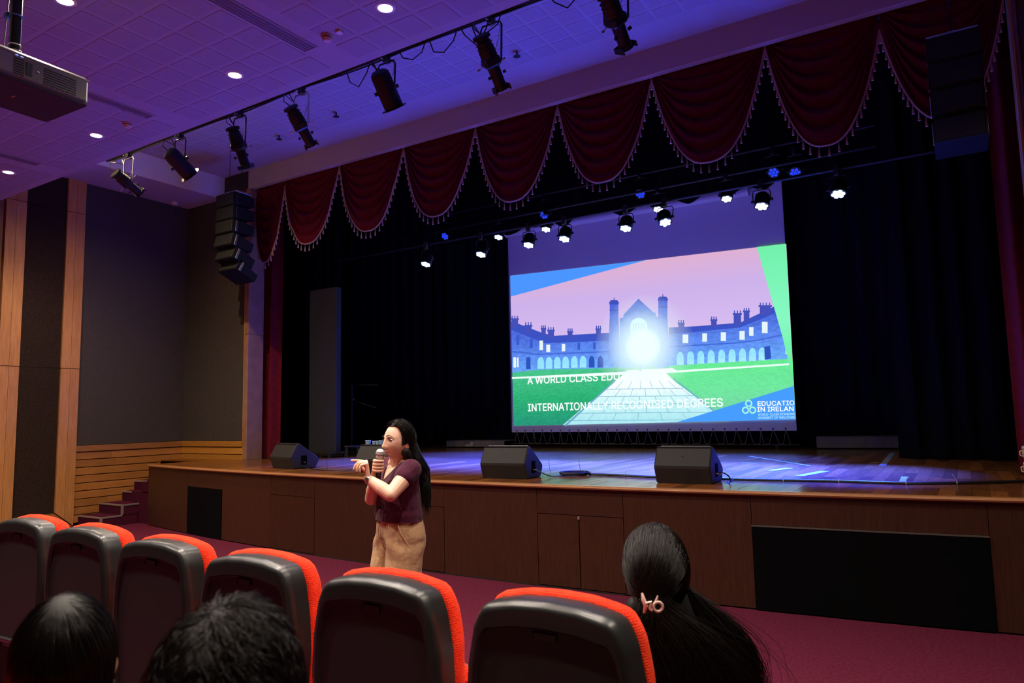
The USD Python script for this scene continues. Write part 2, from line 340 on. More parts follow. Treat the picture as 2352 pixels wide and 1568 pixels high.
obj('cloth_cover', curved(-1.545, .08, .012, .672, .012, .02, wrk), plain('black_cloth', (.0025, .0025, .003), .9, spec=.06), st, label='black cloth stretched over the wide opening')
obj('cover_batten', curved(-1.55, .085, .668, .678, .02, .03), plain('batten', (.10, .08, .07), .5), st)
obj('toe_strip', curved(-7.55, -2.67, .0, .012, .004, .02), m_slot, st)
obj('latch', box(-3.108, -3.090, yf(-3.1) - .012, yf(-3.1), .640, .668, .002), m_alu, st, label='small brass coloured latch')
n = 90; xs = np.linspace(XE, XR, n)
obj('edge_nosing', tube(np.c_[xs, yf(xs) - .018, np.full(n, S - .018)], .017, 8), m_nose, st, label='rounded golden brown edge nosing')
obj('edge_nosing', slab(np.stack([np.stack([np.c_[xs, yf(xs) - .012, np.full(n, S)], np.c_[xs, yf(xs) + .05, np.full(n, S)]], 1)])[0], A([0, 0, -.035])), m_nose, st)
obj('deck_board', box(XE, XR, 6.9, 13.6, S - .10, S - .021), m_slot, st)
obj('deck_board', slab(np.stack([np.c_[xs, yf(xs) + .03, np.full(n, S - .021)], np.c_[xs, np.full(n, 7.0), np.full(n, S - .021)]], 1), A([0, 0, -.06])), m_slot, st)
obj('deck_board', box(XL, XE, 7.55, 13.6, S - .10, S - .021), m_slot, st)
PL = []
for i, x0 in enumerate(np.arange(XL, XR, .112)):
    ys = float(yf(x0 + .056)) + .052 if x0 > XE - .01 else 7.56
    y = ys; first = True
    while y < 13.5:
        ln = (.25 + .75 * rng.random()) if first else .95 + .25 * rng.random()
        y1 = min(y + ln, 13.55); PL.append((x0, y, y1, first)); y = y1; first = False
def plank(x0, y0, y1, first):
    x1 = x0 + .112 - .0016; t = (rng.random(2) - .5) * .0016; zt = lambda sx, sy: S + t[0] * sx + t[1] * sy - .0006
    f0, f1 = (y0, y0)
    if first and x0 > XE - .01: f0, f1 = float(yf(x0)) + .052, float(yf(x1)) + .052
    V = A([(x0, f0 + .001, zt(-1, -1)), (x1, f1 + .001, zt(1, -1)), (x1, y1 - .001, zt(1, 1)), (x0, y1 - .001, zt(-1, 1)), (x0, f0 + .001, S - .02), (x1, f1 + .001, S - .02), (x1, y1 - .001, S - .02), (x0, y1 - .001, S - .02)])
    F = A([(0, 1, 2), (0, 2, 3), (0, 5, 1), (0, 4, 5), (1, 6, 2), (1, 5, 6), (2, 7, 3), (2, 6, 7), (3, 4, 0), (3, 7, 4)])
    return trimesh.Trimesh(V, F, process=False)
def pdist(p):
    v = A([p[0] + .05, (p[1] + p[2]) / 2, S]) - EYE; d = v @ FW; u = FPX * (v @ RT) / d if d > 0 else 9e9
    return d if abs(u) < 1180 else 90 + d
PL.sort(key=pdist)
for p in PL[:300]: obj('plank', plank(*p), m_deck, st, smooth=False)
# the planks further off keep their own tones through four shared lots
obj('far_planks', join([plank(*p) for p in PL[300:]]), mat_('far_planks', {'g': ('geometry', {}), 'm': ('mapping', dict(scale=(9, 1, 9))), 'n': ('noise_texture', dict(scale=4, detail=6.0)), 'r': ('rgb_ramp', {'ramp': [(.25, (.20, .062, .014)), (.75, (.33, .115, .026))]}),
    'v': ('map_range', dict(to_min=.6, to_max=1.4)), 'h': ('hsv', {}), 'p': ('principled_bsdf', dict(roughness=.19, ior=2.0))},
    [('g.position', 'm.vector'), ('m.vector', 'n.vector'), ('n.fac', 'r.fac'), ('g.random_per_island', 'v.value'), ('v.result', 'h.value'), ('r.color', 'h.color'), ('h.color', 'p.base_color')]), st, smooth=False, kind='stuff')
# steps at the stage's left end
sp = thing('stage_steps', 'maroon carpeted steps with silver edge trims beside the slatted wall', 'steps', kind='structure')
SY = [6.17, 6.50, 6.88, 7.08, 7.36]; SX = [-11.50, -11.50, -11.84, -11.84, -11.84]; R6 = S / 6
for k in range(5):
    y1 = 7.97 if k > 1 else SY[k + 1] + .25
    z1 = R6 * (k + 1)
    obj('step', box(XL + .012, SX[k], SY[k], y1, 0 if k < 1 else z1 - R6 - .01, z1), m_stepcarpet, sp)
    obj('edge_trim', box(XL + .012, SX[k] + .006, SY[k] - .008, SY[k] + .022, z1 - .022, z1 + .004, .003), m_alu, sp)
    if k < 2:
        obj('edge_trim', box(SX[k] - .016, SX[k] + .008, SY[k] + .022, SY[k + 1] + (.0 if k == 0 else .28), z1 - .022, z1 + .004, .003), m_alu, sp)
        obj('edge_trim', box(SX[k] - .03, SX[k] + .008, SY[k] - .009, SY[k] + .02, z1 - R6 + .004, z1 - .022, .002), m_alu, sp)
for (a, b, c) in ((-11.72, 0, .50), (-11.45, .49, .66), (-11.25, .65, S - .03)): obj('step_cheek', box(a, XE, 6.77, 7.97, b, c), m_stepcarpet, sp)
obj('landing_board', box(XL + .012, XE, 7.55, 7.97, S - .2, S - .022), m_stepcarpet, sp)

# stage house (black box round the stage)
sh = thing('wall_stage', 'black inner walls and roof of the stage house', 'wall', kind='structure')
obj('stage_back', box(-15, 5, 13.9, 14.1, 0, 8.6), m_void, sh); obj('stage_side', box(-15.2, -15, 8.2, 14.1, 0, 8.6), m_void, sh)
obj('stage_side', box(5, 5.2, 8.2, 14.1, 0, 8.6), m_void, sh); obj('stage_roof', box(-15.2, 5.2, 8.1, 14.1, 8.5, 8.7), m_void, sh)
obj('stage_under', box(-15.2, 5.2, 13.6, 14.1, 0, S - .02), m_void, sh)
obj('stage_wing', box(-15, XL, 8.2, 13.9, S - .2, S - .02), m_void, sh); obj('stage_wing', box(XR, 5, 8.2, 13.9, S - .2, S - .02), m_void, sh)
obj('stage_return', box(-15.2, XL, 8.1, 8.22, 0, 8.6), m_void, sh); obj('stage_return', box(XR, 5.2, 8.1, 8.22, 0, 8.6), m_void, sh)

# ------------------------------------------------------------------ stage curtains
CUSP = [(-10.42, 5.70), (-9.639, 5.621), (-8.322, 5.715), (-6.959, 5.715), (-5.618, 5.71), (-4.287, 5.71), (-2.969, 5.708), (-1.616, 5.70), (-.467, 5.533), (.60, 5.52)]
ZBOT = [4.33, 4.50, 4.51, 4.51, 4.49, 4.50, 4.48, 4.40, 4.42]
ORD = ['first', 'second', 'third', 'fourth', 'fifth', 'sixth', 'seventh', 'eighth', 'ninth']
tassel_base = lathe([(.0025, 0), (.0025, -.03), (.006, -.036), (.0045, -.045), (.0075, -.06), (.0125, -.10), (.0135, -.115), (.003, -.117)], 8)
for k in range(9):
    (xa, za), (xb, zb) = CUSP[k], CUSP[k + 1]; zt, zc = 5.80, ZBOT[k]
    def edge(t):
        ce = za if t < 0 else zb
        return zc + (ce - zc) * abs(t) ** 2.5
    def surf(t, v):
        x = (xa + xb) / 2 + t * (xb - xa) / 2 * (.998 + .012 * math.sin(9 * v))
        z = zt + (edge(t) - zt) * v
        w = 1 - abs(t) ** 3
        sl = min(1.05, (zt - z) / ((zt - zc) * (1 - abs(t) ** 2.5) + .02)); ph = 2 * math.pi * (7.5 * sl ** .9) + 1.3 * k
        f = (math.sin(ph) + .35 * math.sin(2 * ph + .6)) * .034 * w * min(1, 5 * v) + .007 * math.sin(26 * t * (1 - .3 * v) + k) * (1 - w)
        y = 8.10 - .075 * w * v ** .6 - f * (.35 + .65 * math.sin(math.pi * min(v, .98)) ** .5)
        return (x, y, z)
    T = np.linspace(-1, 1, 61); V = np.linspace(0, 1, 72)
    P = A([[surf(t, v) for v in V] for t in T])
    th = thing('swag_curtain', f'{ORD[k]} swag from the left in the row of dark red velvet swags under the beam', 'curtain', ((xa + xb) / 2, 8.1, 5.7), group=None)
    off = A([(xa + xb) / 2, 8.1, 5.7])
    obj('drape', slab(P - off, A([0, .006, 0])), m_red, th, smooth=60)
    E = A([surf(t, 1.0) for t in np.linspace(-1, 1, 160)]) - off + A([0, -.006, 0])
    obj('fringe_band', tube(E, .011, 6), m_fringe, th)
    s = np.r_[0, np.cumsum(np.linalg.norm(np.diff(E, axis=0), axis=1))]; nt = int(s[-1] / .096)
    for q in np.linspace(.03, s[-1] - .03, nt):
        p = A([np.interp(q, s, E[:, c]) for c in range(3)]); m = tassel_base.copy(); m.apply_translation(p + A([0, -.004, -.006])); obj('tassel', m, m_fringe, th)

def pleats(x0, x1, Y, z0, z1, amp, wl, seed=0, hem=0.0, n_per=10, y_end=None):
    n = int((x1 - x0) / wl * n_per) + 2; xs = np.linspace(x0, x1, n); r = np.random.default_rng(seed); ph = np.cumsum(r.normal(1, .35, n)) * 2 * math.pi / n_per
    zs = np.linspace(z0, z1, 7); P = np.zeros((n, 7, 3))
    for i in range(n):
        for j in range(7):
            a = amp * (.75 + .25 * (1 - j / 6)) ; yy = Y if y_end is None else Y + (y_end - Y) * i / (n - 1)
            P[i, j] = (xs[i], yy + a * math.sin(ph[i] + .25 * math.sin(j * .8 + i * .05)), zs[j] + (hem * math.sin(i * .37) * math.sin(i * .11 + 1) if j == 0 else 0))
    return slab(P, A([0, .012, 0]))
obj('backdrop_curtain', pleats(-13.5, 4.2, 13.35, S + .01, 7.6, .05, .34, 1), m_backcloth, label='wide pleated black backdrop curtain across the back of the stage', cat='curtain', smooth=60)
obj('leg_curtain', pleats(-11.9, -10.15, 9.9, S + .01, 7.5, .05, .3, 2), m_velour, label='pleated black leg curtain at the left side of the stage', cat='curtain', smooth=60)
obj('leg_curtain', pleats(-.75, 2.2, 10.4, S + .01, 7.5, .05, .3, 3), m_velour, label='pleated black leg curtain at the right side of the stage', cat='curtain', smooth=60)
obj('border_curtain', pleats(-9.6, -.6, 12.28, 5.40, 7.4, .04, .5, 4, hem=.10), m_velour, label='black border curtain with a wavy hem above the screen', cat='curtain', smooth=60)
obj('red_leg_curtain', pleats(-10.80, -10.08, 8.38, S + .012, 5.9, .075, .20, 5), m_red, label='red velvet curtain hanging at the left edge of the stage opening', cat='curtain', smooth=60)
obj('red_leg_curtain', pleats(.40, 1.3, 8.36, S + .012, 5.9, .06, .22, 6), m_red, label='red velvet curtain at the right edge of the stage opening', cat='curtain', smooth=60)

# ------------------------------------------------------------------ projection screen with the projected slide
scr = thing('projection_screen', 'large white projection screen showing a slide of an old stone college', 'screen', (-5.165, 12.6, 1.26))
O = A([-5.165, 12.6, 1.26])
def so(name, mesh, m, **kw):
    mesh = mesh.copy(); mesh.apply_translation(-O); return obj(name, mesh, m, scr, **kw)
m_screen = plain('screen_cloth', (.72, .72, .74), .9)
so('screen_cloth', box(-7.955, -2.38, 12.60, 12.612, 1.26, 5.62), m_screen)
so('screen_border', box(-7.99, -7.955, 12.598, 12.614, 1.26, 5.6), plain('screen_border', (.02, .02, .025), .8))
so('roller_tube', tube([(-7.87, 12.44, 5.42), (-2.92, 12.44, 5.40)], .085, 20), plain('roller_white', (.62, .60, .64), .5), label='white roller tube')
so('end_cap', cyl((-7.895, 12.44, 5.42), (-7.87, 12.44, 5.42), .10, 20), m_white); so('end_cap', cyl((-2.92, 12.44, 5.40), (-2.895, 12.44, 5.40), .10, 20), m_white)
so('bottom_pipe', tube([(-8.0, 12.62, 1.022), (-2.35, 12.62, 1.022)], .016, 10), m_black)
for x in (-7.6, -2.7): so('pipe_foot', box(x - .03, x + .03, 12.58, 12.66, S, 1.02), m_black)
ex = np.linspace(-7.84, -2.55, 27)
so('eyelets', join([orient(lathe([(.006, 0), (.016, 0), (.016, .004), (.006, .004)], 10), (x, 12.599, 1.292), (0, -1, 0)) for x in ex]), m_black, kind='stuff')
zig = []
for k, x in enumerate(ex):
    j = .03 * math.sin(k * 2.3)
    zig += [(x - .055 - j, 12.606, 1.04), (x, 12.594, 1.292), (x + .065 + j, 12.606, 1.035)]
so('lacing_cord', join([tube([zig[i], zig[i + 1]], .0035, 5) for i in range(len(zig) - 1)]), plain('cord', (.35, .30, .32), .7))
lay = [0]; QUAD = None
def px_poly(pts, k=None):                                # flat piece of the slide from its outline
    lay[0] += 1; Y = 12.598 - .0009 * lay[0]
    Q = A([at(x, y, 12.6) for x, y in pts]); pg = Polygon(Q[:, [0, 2]]).buffer(0)
    pg = pg.intersection(QUAD) if QUAD is not None else pg
    pg = max(pg.geoms, key=lambda g: g.area) if hasattr(pg, 'geoms') else pg
    return prism(pg, Y - .0004, Y)
def each(name, polys, m, **kw):                          # the same, one part for each piece of a row
    lay[0] += 1
    for pts in polys:
        g = [Polygon(A([at(x, y, 12.6) for x, y in q])[:, [0, 2]]).buffer(0) for q in (pts if isinstance(pts[0], list) else [pts])]
        Y = 12.598 - .0009 * lay[0]; so(name, join([prism(v, Y - .0004, Y) for v in g]), m, **kw)
def many(polys):
    lay[0] += 1; Y = 12.598 - .0009 * lay[0]; out = []
    for pts in polys:
        Q = A([at(x, y, 12.6) for x, y in pts]); pg = Polygon(Q[:, [0, 2]]).buffer(0)
        if pg.area > 1e-7 and not hasattr(pg, 'geoms'): out.append(prism(pg, Y - .0004, Y))
    return join(out)
def gmat(name, stops, noise=0.0, nscale=9.0, axis='z', lo=1.4, hi=4.5, stretch=(1, 1, 1)):
    n = {'g': ('geometry', {}), 's': ('separate_xyz', {}), 'm': ('map_range', dict(from_min=lo, from_max=hi)), 'r': ('rgb_ramp', {'ramp': stops}), 'e': ('emission', dict(strength=SLIDE))}
    l = [('g.position', 's.vector'), (f's.{axis}', 'm.value'), ('m.result', 'r.fac')]
    if noise:
        n |= {'mp': ('mapping', dict(scale=stretch)), 'n': ('noise_texture', dict(scale=nscale, detail=7.0, roughness=.7)), 'v': ('map_range', dict(from_min=.3, from_max=.7, to_min=1 - noise, to_max=1 + noise)), 'h': ('hsv', {})}
        l += [('g.position', 'mp.vector'), ('mp.vector', 'n.vector'), ('n.fac', 'v.value'), ('v.result', 'h.value'), ('r.color', 'h.color'), ('h.color', 'e.color')]
    else: l += [('r.color', 'e.color')]
    return mat_(name, n, l, 'e.emission')
SLIDE = 1.0
TLs, TRs, BRs, BLs = (1172, 633), (1806, 560), (1828, 963), (1180, 978)
QUAD = Polygon(A([at(x, y, 12.6) for x, y in (TLs, TRs, BRs, BLs)])[:, [0, 2]])
so('slide_sky', px_poly([TLs, TRs, BRs, BLs]), gmat('slide_sky', [(.42, lin(236, 190, 215)), (.6, lin(212, 186, 240)), (.8, lin(206, 178, 235)), (.97, lin(222, 176, 212))]))
so('slide_wedge', px_poly([TLs, (1485, 597), (1172.8, 681)]), glow('slide_blue', lin(75, 150, 255), SLIDE), label='blue corner wedge of the slide')
so('slide_lawn', px_poly([(1173, 850), (1240, 846), (1420, 838), (1540, 834), (1812, 818), (1827, 900), (1828, 963), (1180, 978)]), gmat('slide_lawn', [(.0, lin(38, 150, 122)), (.5, lin(45, 178, 118)), (1, lin(72, 196, 140))], .22, 14, hi=2.45, stretch=(1, 1, 3)))
so('slide_lawn', px_poly([(1540, 838), (1822, 822), (1827, 900), (1828, 963), (1650, 968), (1525, 855)]), gmat('slide_lawn_right', [(.0, lin(120, 205, 170)), (.55, lin(112, 232, 160)), (1, lin(105, 236, 150))], .12, 14, hi=2.45, stretch=(1, 1, 3)), label='brighter right hand lawn of the slide')
wing = gmat('slide_stone', [(.0, lin(125, 200, 255)), (.35, lin(105, 165, 250)), (.62, lin(94, 140, 242)), (1, lin(78, 108, 220))], .28, 11, lo=2.2, hi=3.2, stretch=(1, 1, 2))
so('slide_wing', px_poly([(1174, 748), (1192, 748), (1245, 768), (1272, 774), (1402, 768), (1402, 845), (1236, 849), (1176, 856)]), wing, label='left stone wing on the slide')
so('slide_wing', px_poly([(1536, 757), (1600, 752), (1700, 745), (1783, 706), (1796, 766), (1813, 824), (1680, 831), (1536, 840)]), wing, label='right stone wing on the slide')
each('slide_roof', ([[(1174, 738), (1193, 744), (1245, 764), (1272, 771), (1402, 764), (1402, 782), (1250, 788), (1236, 782), (1174, 757)], [(1536, 752), (1600, 749), (1700, 741), (1784, 701), (1788, 716), (1735, 738), (1700, 752), (1536, 768)]]), gmat('slide_roof', [(0, lin(62, 88, 205)), (1, lin(58, 78, 190))]))
ch = []
for x, y, w, h in [(1183, 730, 15, 22), (1214, 745, 15, 20), (1249, 752, 10, 20), (1266, 756, 14, 20), (1310, 759, 11, 18), (1375, 753, 11, 20), (1565, 740, 13, 18), (1640, 732, 13, 20), (1694, 718, 17, 30), (1715, 712, 13, 26), (1758, 700, 25, 22)]:
    ch += [[(x - w / 2, y + h), (x - w / 2, y + 3), (x + w / 2, y + 3), (x + w / 2, y + h)], [(x - w * .62, y + 5), (x - w * .62, y + 1), (x + w * .62, y + 1), (x + w * .62, y + 5)]]
    ch += [[(x + o * w - 1.2, y + 2), (x + o * w - 1.2, y - 5), (x + o * w + 1.2, y - 5), (x + o * w + 1.2, y + 2)] for o in ((-.4, 0, .4) if w < 20 else (-.45, -.2, .1, .4))]
each('slide_chimney', [ch[i:i + (5 if len(ch[i + 2]) and i < 50 else 6)] for i in range(0, 50, 5)] + [ch[50:]], glow('slide_chimney', lin(70, 82, 185), SLIDE))
so('slide_gable', px_poly([(1424, 845), (1424, 731), (1432, 729), (1433, 722), (1467, 686), (1502, 718), (1506, 718), (1507, 726), (1514, 728), (1516, 842)]), gmat('slide_gable', [(0, lin(110, 190, 255)), (.45, lin(98, 152, 246)), (1, lin(76, 106, 214))], .26, 9, lo=2.2, hi=3.75), label='pointed gable of the college on the slide')
tw = []
for x, yt, w in [(1411, 697, 20), (1523, 689, 21)]:
    h = w / 2
    tw.append([(x - h - (3 if x < 1450 else 4), 846), (x - h - 2, 770), (x - h, 728), (x - h, yt), (x + h, yt), (x + h, 728), (x + h + 2, 770), (x + h + 4, 842)])
each('slide_tower', (tw), gmat('slide_tower', [(0, lin(105, 185, 255)), (.4, lin(92, 140, 240)), (1, lin(76, 100, 215))], .25, 13, lo=2.2, hi=3.7))
cp = []
for x, y, w in [(1411, 697, 20), (1523, 689, 21)]:
    h = w / 2; cp += [[(x - h - 1, y + 2), (x - h - 1, y - 3), (x - h + 3, y - 8), (x + h - 3, y - 8), (x + h + 1, y - 3), (x + h + 1, y + 2)], [(x - 1.2, y - 7), (x - .6, y - 14), (x + .6, y - 14), (x + 1.2, y - 7)], [(x - h, y + 14), (x - h, y + 17), (x + h, y + 17), (x + h, y + 14)]]
so('slide_tower_caps', many(cp), glow('slide_cap', lin(64, 82, 190), SLIDE))
wn = []
for x, y, w, h in [(1190, 781, 7, 22), (1221, 789, 7, 22), (1244, 793, 8, 22), (1260, 800, 9, 17), (1295, 798, 8, 17), (1330, 795, 6, 16), (1366, 794, 6, 16)]: wn.append([(x - w / 2, y - h / 2), (x + w / 2, y - h / 2), (x + w / 2, y + h / 2), (x - w / 2, y + h / 2)])
each('slide_window', (wn[:2] + wn[5:]), glow('slide_window_dim', lin(58, 92, 205), SLIDE))
each('slide_window', (wn[2:5] + [[(x - w / 2, y - h / 2), (x + w / 2, y - h / 2), (x + w / 2, y + h / 2), (x - w / 2, y + h / 2)] for x, y, w, h in [(1575, 778, 13, 20), (1619, 775, 11, 19), (1662, 773, 12, 20), (1705, 770, 12, 20), (1726, 761, 10, 20), (1757, 752, 13, 26), (1183, 832, 6, 24), (1190, 832, 4, 22), (1807, 806, 5, 14)]]), glow('slide_window_lit', lin(232, 246, 250), SLIDE), label='lit windows on the slide')
so('slide_string_course', many([[(1176, 805), (1240, 812), (1400, 806), (1400, 809), (1240, 815), (1176, 809)], [(1538, 795), (1690, 786), (1740, 780), (1797, 768), (1797, 771), (1740, 783), (1690, 789), (1538, 798)]]), glow('slide_course', lin(70, 106, 215), SLIDE))
def arch(x, yb, w, h): return [(x - w / 2, yb), (x - w / 2, yb - h * .55)] + [(x - w / 2 * math.cos(a), yb - h * .55 - h * .45 * math.sin(a)) for a in np.linspace(.3, math.pi - .3, 7)] + [(x + w / 2, yb - h * .55), (x + w / 2, yb)]
each('slide_arch', ([arch(x, 847 - (x - 1240) * .03, 15, 27) for x in (1243, 1262, 1281, 1300, 1320, 1340)] + [arch(x, 838 - (x - 1560) * .055, 16, 30) for x in (1563, 1587, 1610, 1634, 1658, 1682, 1706, 1729, 1751)]), gmat('slide_arch', [(0, lin(205, 255, 250)), (1, lin(150, 228, 255))], .12, 20, lo=2.2, hi=2.6), label='pale lit arcade arches on the slide')
each('slide_arch', ([arch(x, 844, 13, 27) for x in (1360, 1380)] + [[(1209, 848), (1210, 820), (1219, 820), (1220, 848)], [(1757, 826), (1756, 796), (1769, 794), (1772, 823)]]), glow('slide_arch_dark', lin(48, 84, 190), SLIDE), label='dark arches and doors on the slide')
so('slide_gothic_window', many([arch(1468, 768, 38, 38)]), glow('slide_tracery', lin(190, 240, 250), SLIDE))
so('slide_tracery', many([[(x - .9, 764), (x - .9, 742), (x + .9, 742), (x + .9, 764)] for x in (1456, 1462, 1468, 1474, 1480)]), glow('slide_tracery_bar', lin(78, 122, 220), SLIDE))
so('slide_path', px_poly([(1441, 850), (1545, 845), (1560, 853), (1530, 856), (1553, 878), (1650, 948), (1690, 973), (1293, 976), (1350, 928), (1428, 864)]), gmat('slide_path', [(0, lin(170, 232, 242)), (.55, lin(208, 250, 252)), (.9, lin(250, 255, 255))], .08, 10, hi=2.2), label='pale paved path on the slide')
so('slide_crossing', many([[(1177, 866), (1445, 853), (1452, 860), (1177, 870)], [(1530, 852), (1818, 834), (1819, 838), (1532, 857)]]), glow('slide_crossing', lin(238, 255, 250), SLIDE))
jl = []
for y, xl, xr in [(893, 1393, 1570), (910, 1371, 1594), (928, 1350, 1622), (948, 1325, 1648), (965, 1305, 1672)]: jl.append([(xl, y), (xr, y - 2), (xr, y - .9), (xl, y + 1.2)])
for k, (y0, y1) in enumerate([(874, 893), (893, 910), (910, 928), (928, 948), (948, 965)]):
    for f in np.linspace(.12, .9, 6):
        x = lambda y: (1428 - (y - 864) * 1.2) + (f + .06 * (k % 2)) * ((1553 + (y - 878) * 1.39) - (1428 - (y - 864) * 1.2))
        jl.append([(x(y0), y0), (x(y0) + 1.1, y0), (x(y1) + 1.1, y1), (x(y1), y1)])
jl.append([(1421, 866), (1425, 866), (1303, 977), (1296, 977)]); jl.append([(1545, 868), (1549, 868), (1645, 945), (1640, 945)])
so('slide_path_joints', many(jl), glow('slide_joint', lin(112, 172, 205), SLIDE))
so('slide_green_band', px_poly([(1739, 567.8), TRs, (1827, 888), (1819, 855), (1813, 836), (1797, 770), (1778, 704)]), gmat('slide_green', [(0, lin(95, 238, 140)), (.45, lin(135, 250, 195)), (1, lin(112, 240, 170))], lo=2.0, hi=4.5), label='green band along the right of the slide')
so('slide_wedge', px_poly([(1553, 970), (1827.5, 885), BRs]), glow('slide_blue_low', lin(72, 158, 255), SLIDE), label='blue lower corner wedge of the slide')
gc = at(1478, 796, 12.6)
so('slide_flare', prism(Point(gc[0], gc[2]).buffer(1.0, 24), 12.5655, 12.566), mat_('slide_flare', {'g': ('geometry', {}), 'd': ('vector_math', dict(math_type='distance', vector2=(gc[0], 12.5655, gc[2]))), 'r': ('rgb_ramp', {'ramp': [(0, (1, 1, 1)), (.20, (1, 1, 1)), (.36, (.50, .50, .50)), (.7, (.12, .12, .12)), (1.0, (0, 0, 0))]}), 'bw': ('rgb_to_bw', {}),
    'e': ('emission', dict(color=lin(232, 255, 255), strength=SLIDE * 1.1)), 't': ('transparent_bsdf', {}), 'm': ('mix_closure', {})},
    [('g.position', 'd.vector1'), ('d.value', 'r.fac'), ('r.color', 'bw.color'), ('bw.val', 'm.fac'), ('t.BSDF', 'm.closure1'), ('e.emission', 'm.closure2')], 'm.closure'), label='white glare in front of the college door on the slide')
so('slide_lamp_post', many([[(1470, 853), (1470.4, 818), (1472.4, 818), (1473, 853)]]), glow('slide_post', lin(90, 150, 190), SLIDE))
m_word = glow('slide_lettering', (.95, 1.0, 1.0), SLIDE)
def stext(s, h, px, py, bold, xmax=None, sx=1.0):
    p = at(px, py, 12.6); return text(s, h, p[0], 12.562, p[2], bold, xmax, .0008, sx)
def fit(s, px0, py0, px1, h, bold, **kw):
    w = meshkit.text_mesh(s, h, .001, bold).extents[0]; return stext(s, h, px0, py0, bold, sx=(at(px1, py0, 12.6)[0] - at(px0, py0, 12.6)[0]) / w, **kw)
so('slide_words', fit('A WORLD CLASS EDU', 1213, 882, 1425, .138, True), m_word, smooth=False, label='white lettering A WORLD CLASS EDU')
so('slide_words', fit('INTERNATIONALLY RECOGNISED DEGREES', 1214, 944, 1662, .145, True), m_word, smooth=False, label='white lettering INTERNATIONALLY RECOGNISED DEGREES')
XM = -2.383
w1 = join(fit('EDUCATION', 1740, 932.0, 1837, .075, True, xmax=XM), fit('IN IRELAND', 1740, 945.0, 1836.5, .075, True, xmax=XM))
so('slide_words', w1, m_word, smooth=False, label='white lettering EDUCATION IN IRELAND cut off by the screen edge')
m_word2 = glow('slide_small_lettering', lin(175, 228, 255), SLIDE)
so('slide_words', join(fit('WORLD-CLASS STANDARDS', 1742, 954.2, 1833, .036, True, xmax=XM), fit('WARMEST OF WELCOMES', 1742, 961.6, 1832, .036, True, xmax=XM)), m_word2, smooth=False, label='small lettering WORLD-CLASS STANDARDS WARMEST OF WELCOMES')
c = at(1721.5, 936, 12.6); ring = []
for a in (90, 215, 325):
    q = (c[0] + .072 * math.cos(math.radians(a)), c[2] + .072 * math.sin(math.radians(a)))
    ring.append(Point(q).buffer(.062, 24).difference(Point(q).buffer(.036, 24)))
from shapely import union_all
sham = union_all(ring).difference(Polygon([(c[0], c[2] + .02), (c[0] - .02, c[2] - .3), (c[0] + .02, c[2] - .3)]))
sham = sham.geoms if hasattr(sham, 'geoms') else [sham]
so('slide_emblem', join([prism(g, 12.5612, 12.562) for g in sham]), glow('slide_emblem', lin(165, 245, 225), SLIDE), label='pale green three looped emblem')

# ------------------------------------------------------------------ blue LED cans on two pipes
def rotm(d):                                       # local -z to d
    d = A(d, float) / np.linalg.norm(d); z = -d; x = np.cross((0, 1, 0), z) if abs(z[1]) < .95 else np.cross((0, 0, 1), z); x /= np.linalg.norm(x); y = np.cross(z, x)
    T = np.eye(4); T[:3, 0], T[:3, 1], T[:3, 2] = x, y, z; return T
m_lens = glow('blue_led_lens', (.42, .62, 1.0), 14.0)
m_lensdim = glow('blue_led_dim', (.02, .05, .9), 1.1)
def led_can(loc, d, barz, label, lit=True, inten=1.0):
    t = thing('led_par_can', label, 'stage light', loc, group=None); T = rotm(d)
    def o(name, m, mt): m = m.copy(); m.apply_transform(T); return obj(name, m, mt, t)
    o('can_body', lathe([(.085, .0), (.098, .0), (.098, .14), (.09, .17), (.06, .20), (.03, .21)], 24), m_black)
    o('face_plate', lathe([(.0, .004), (.09, .004), (.09, .012)], 24), m_mblack)
    for k in range(7):
        c = (0, 0) if k == 0 else (.056 * math.cos(k * math.pi / 3), .056 * math.sin(k * math.pi / 3))
        l = lathe([(.026, .004), (.025, -.006), (.015, -.012), (.004, -.014)], 12); l.apply_translation((c[0], c[1], 0)); o('led_lens', l, m_lens if lit else m_lensdim)
    h = barz - loc[2]; pv = (T @ A([0, 0, .09, 1]))[:3]
    obj('yoke', join(tube([pv + A([-.115, 0, 0]), (-.115, pv[1], h - .14), (-.10, pv[1] * .6, h - .10), (.10, pv[1] * .6, h - .10), (.115, pv[1], h - .14), pv + A([.115, 0, 0])], .007, 6)), m_black, t)
    obj('clamp', join(box(-.03, .03, -.035, .035, h - .10, h + .035, .008)), m_mblack, t)
    for s in (-1, 1): obj('knob', cyl(pv + A([s * .10, 0, 0]), pv + A([s * .14, 0, 0]), .02, 10), m_black, t)
    if lit: spot(t, A(d) / np.linalg.norm(d) * .03, d, PAR_I * inten, PAR_C, .07, 22, 1.0)
    return t
b1 = [(-7.77, 4.26), (-6.60, 4.27), (-5.68, 4.295), (-5.035, 4.297), (-4.016, 4.30), (-3.41, 4.292), (-2.08, 4.292), (-1.148, 4.285)]
Z1, Y1, Z2, Y2 = 4.62, 9.64, 5.42, 11.44
bar1 = thing('light_pipe', 'black lighting pipe over the stage carrying the front row of blue lamps', 'pipe', (0, Y1, Z1))
obj('pipe', tube([(-10.0, 0, 0), (.2, 0, 0)], .024, 12), m_black, bar1)
for x in (-9.6, -7.2, -4.6, -2.6, -.2): obj('hanger_wire', tube([(x, 0, .02), (x, 0, 8.5 - Z1)], .004, 5), m_black, bar1)
bar2 = thing('light_pipe', 'black lighting pipe near the screen carrying the rear row of lamps', 'pipe', (0, Y2, Z2))
obj('pipe', tube([(-10.0, 0, 0), (.2, 0, 0)], .024, 12), m_black, bar2)
for x in (-9.6, -7.0, -4.4, -1.4): obj('hanger_wire', tube([(x, 0, .02), (x, 0, 8.5 - Z2)], .004, 5), m_black, bar2)
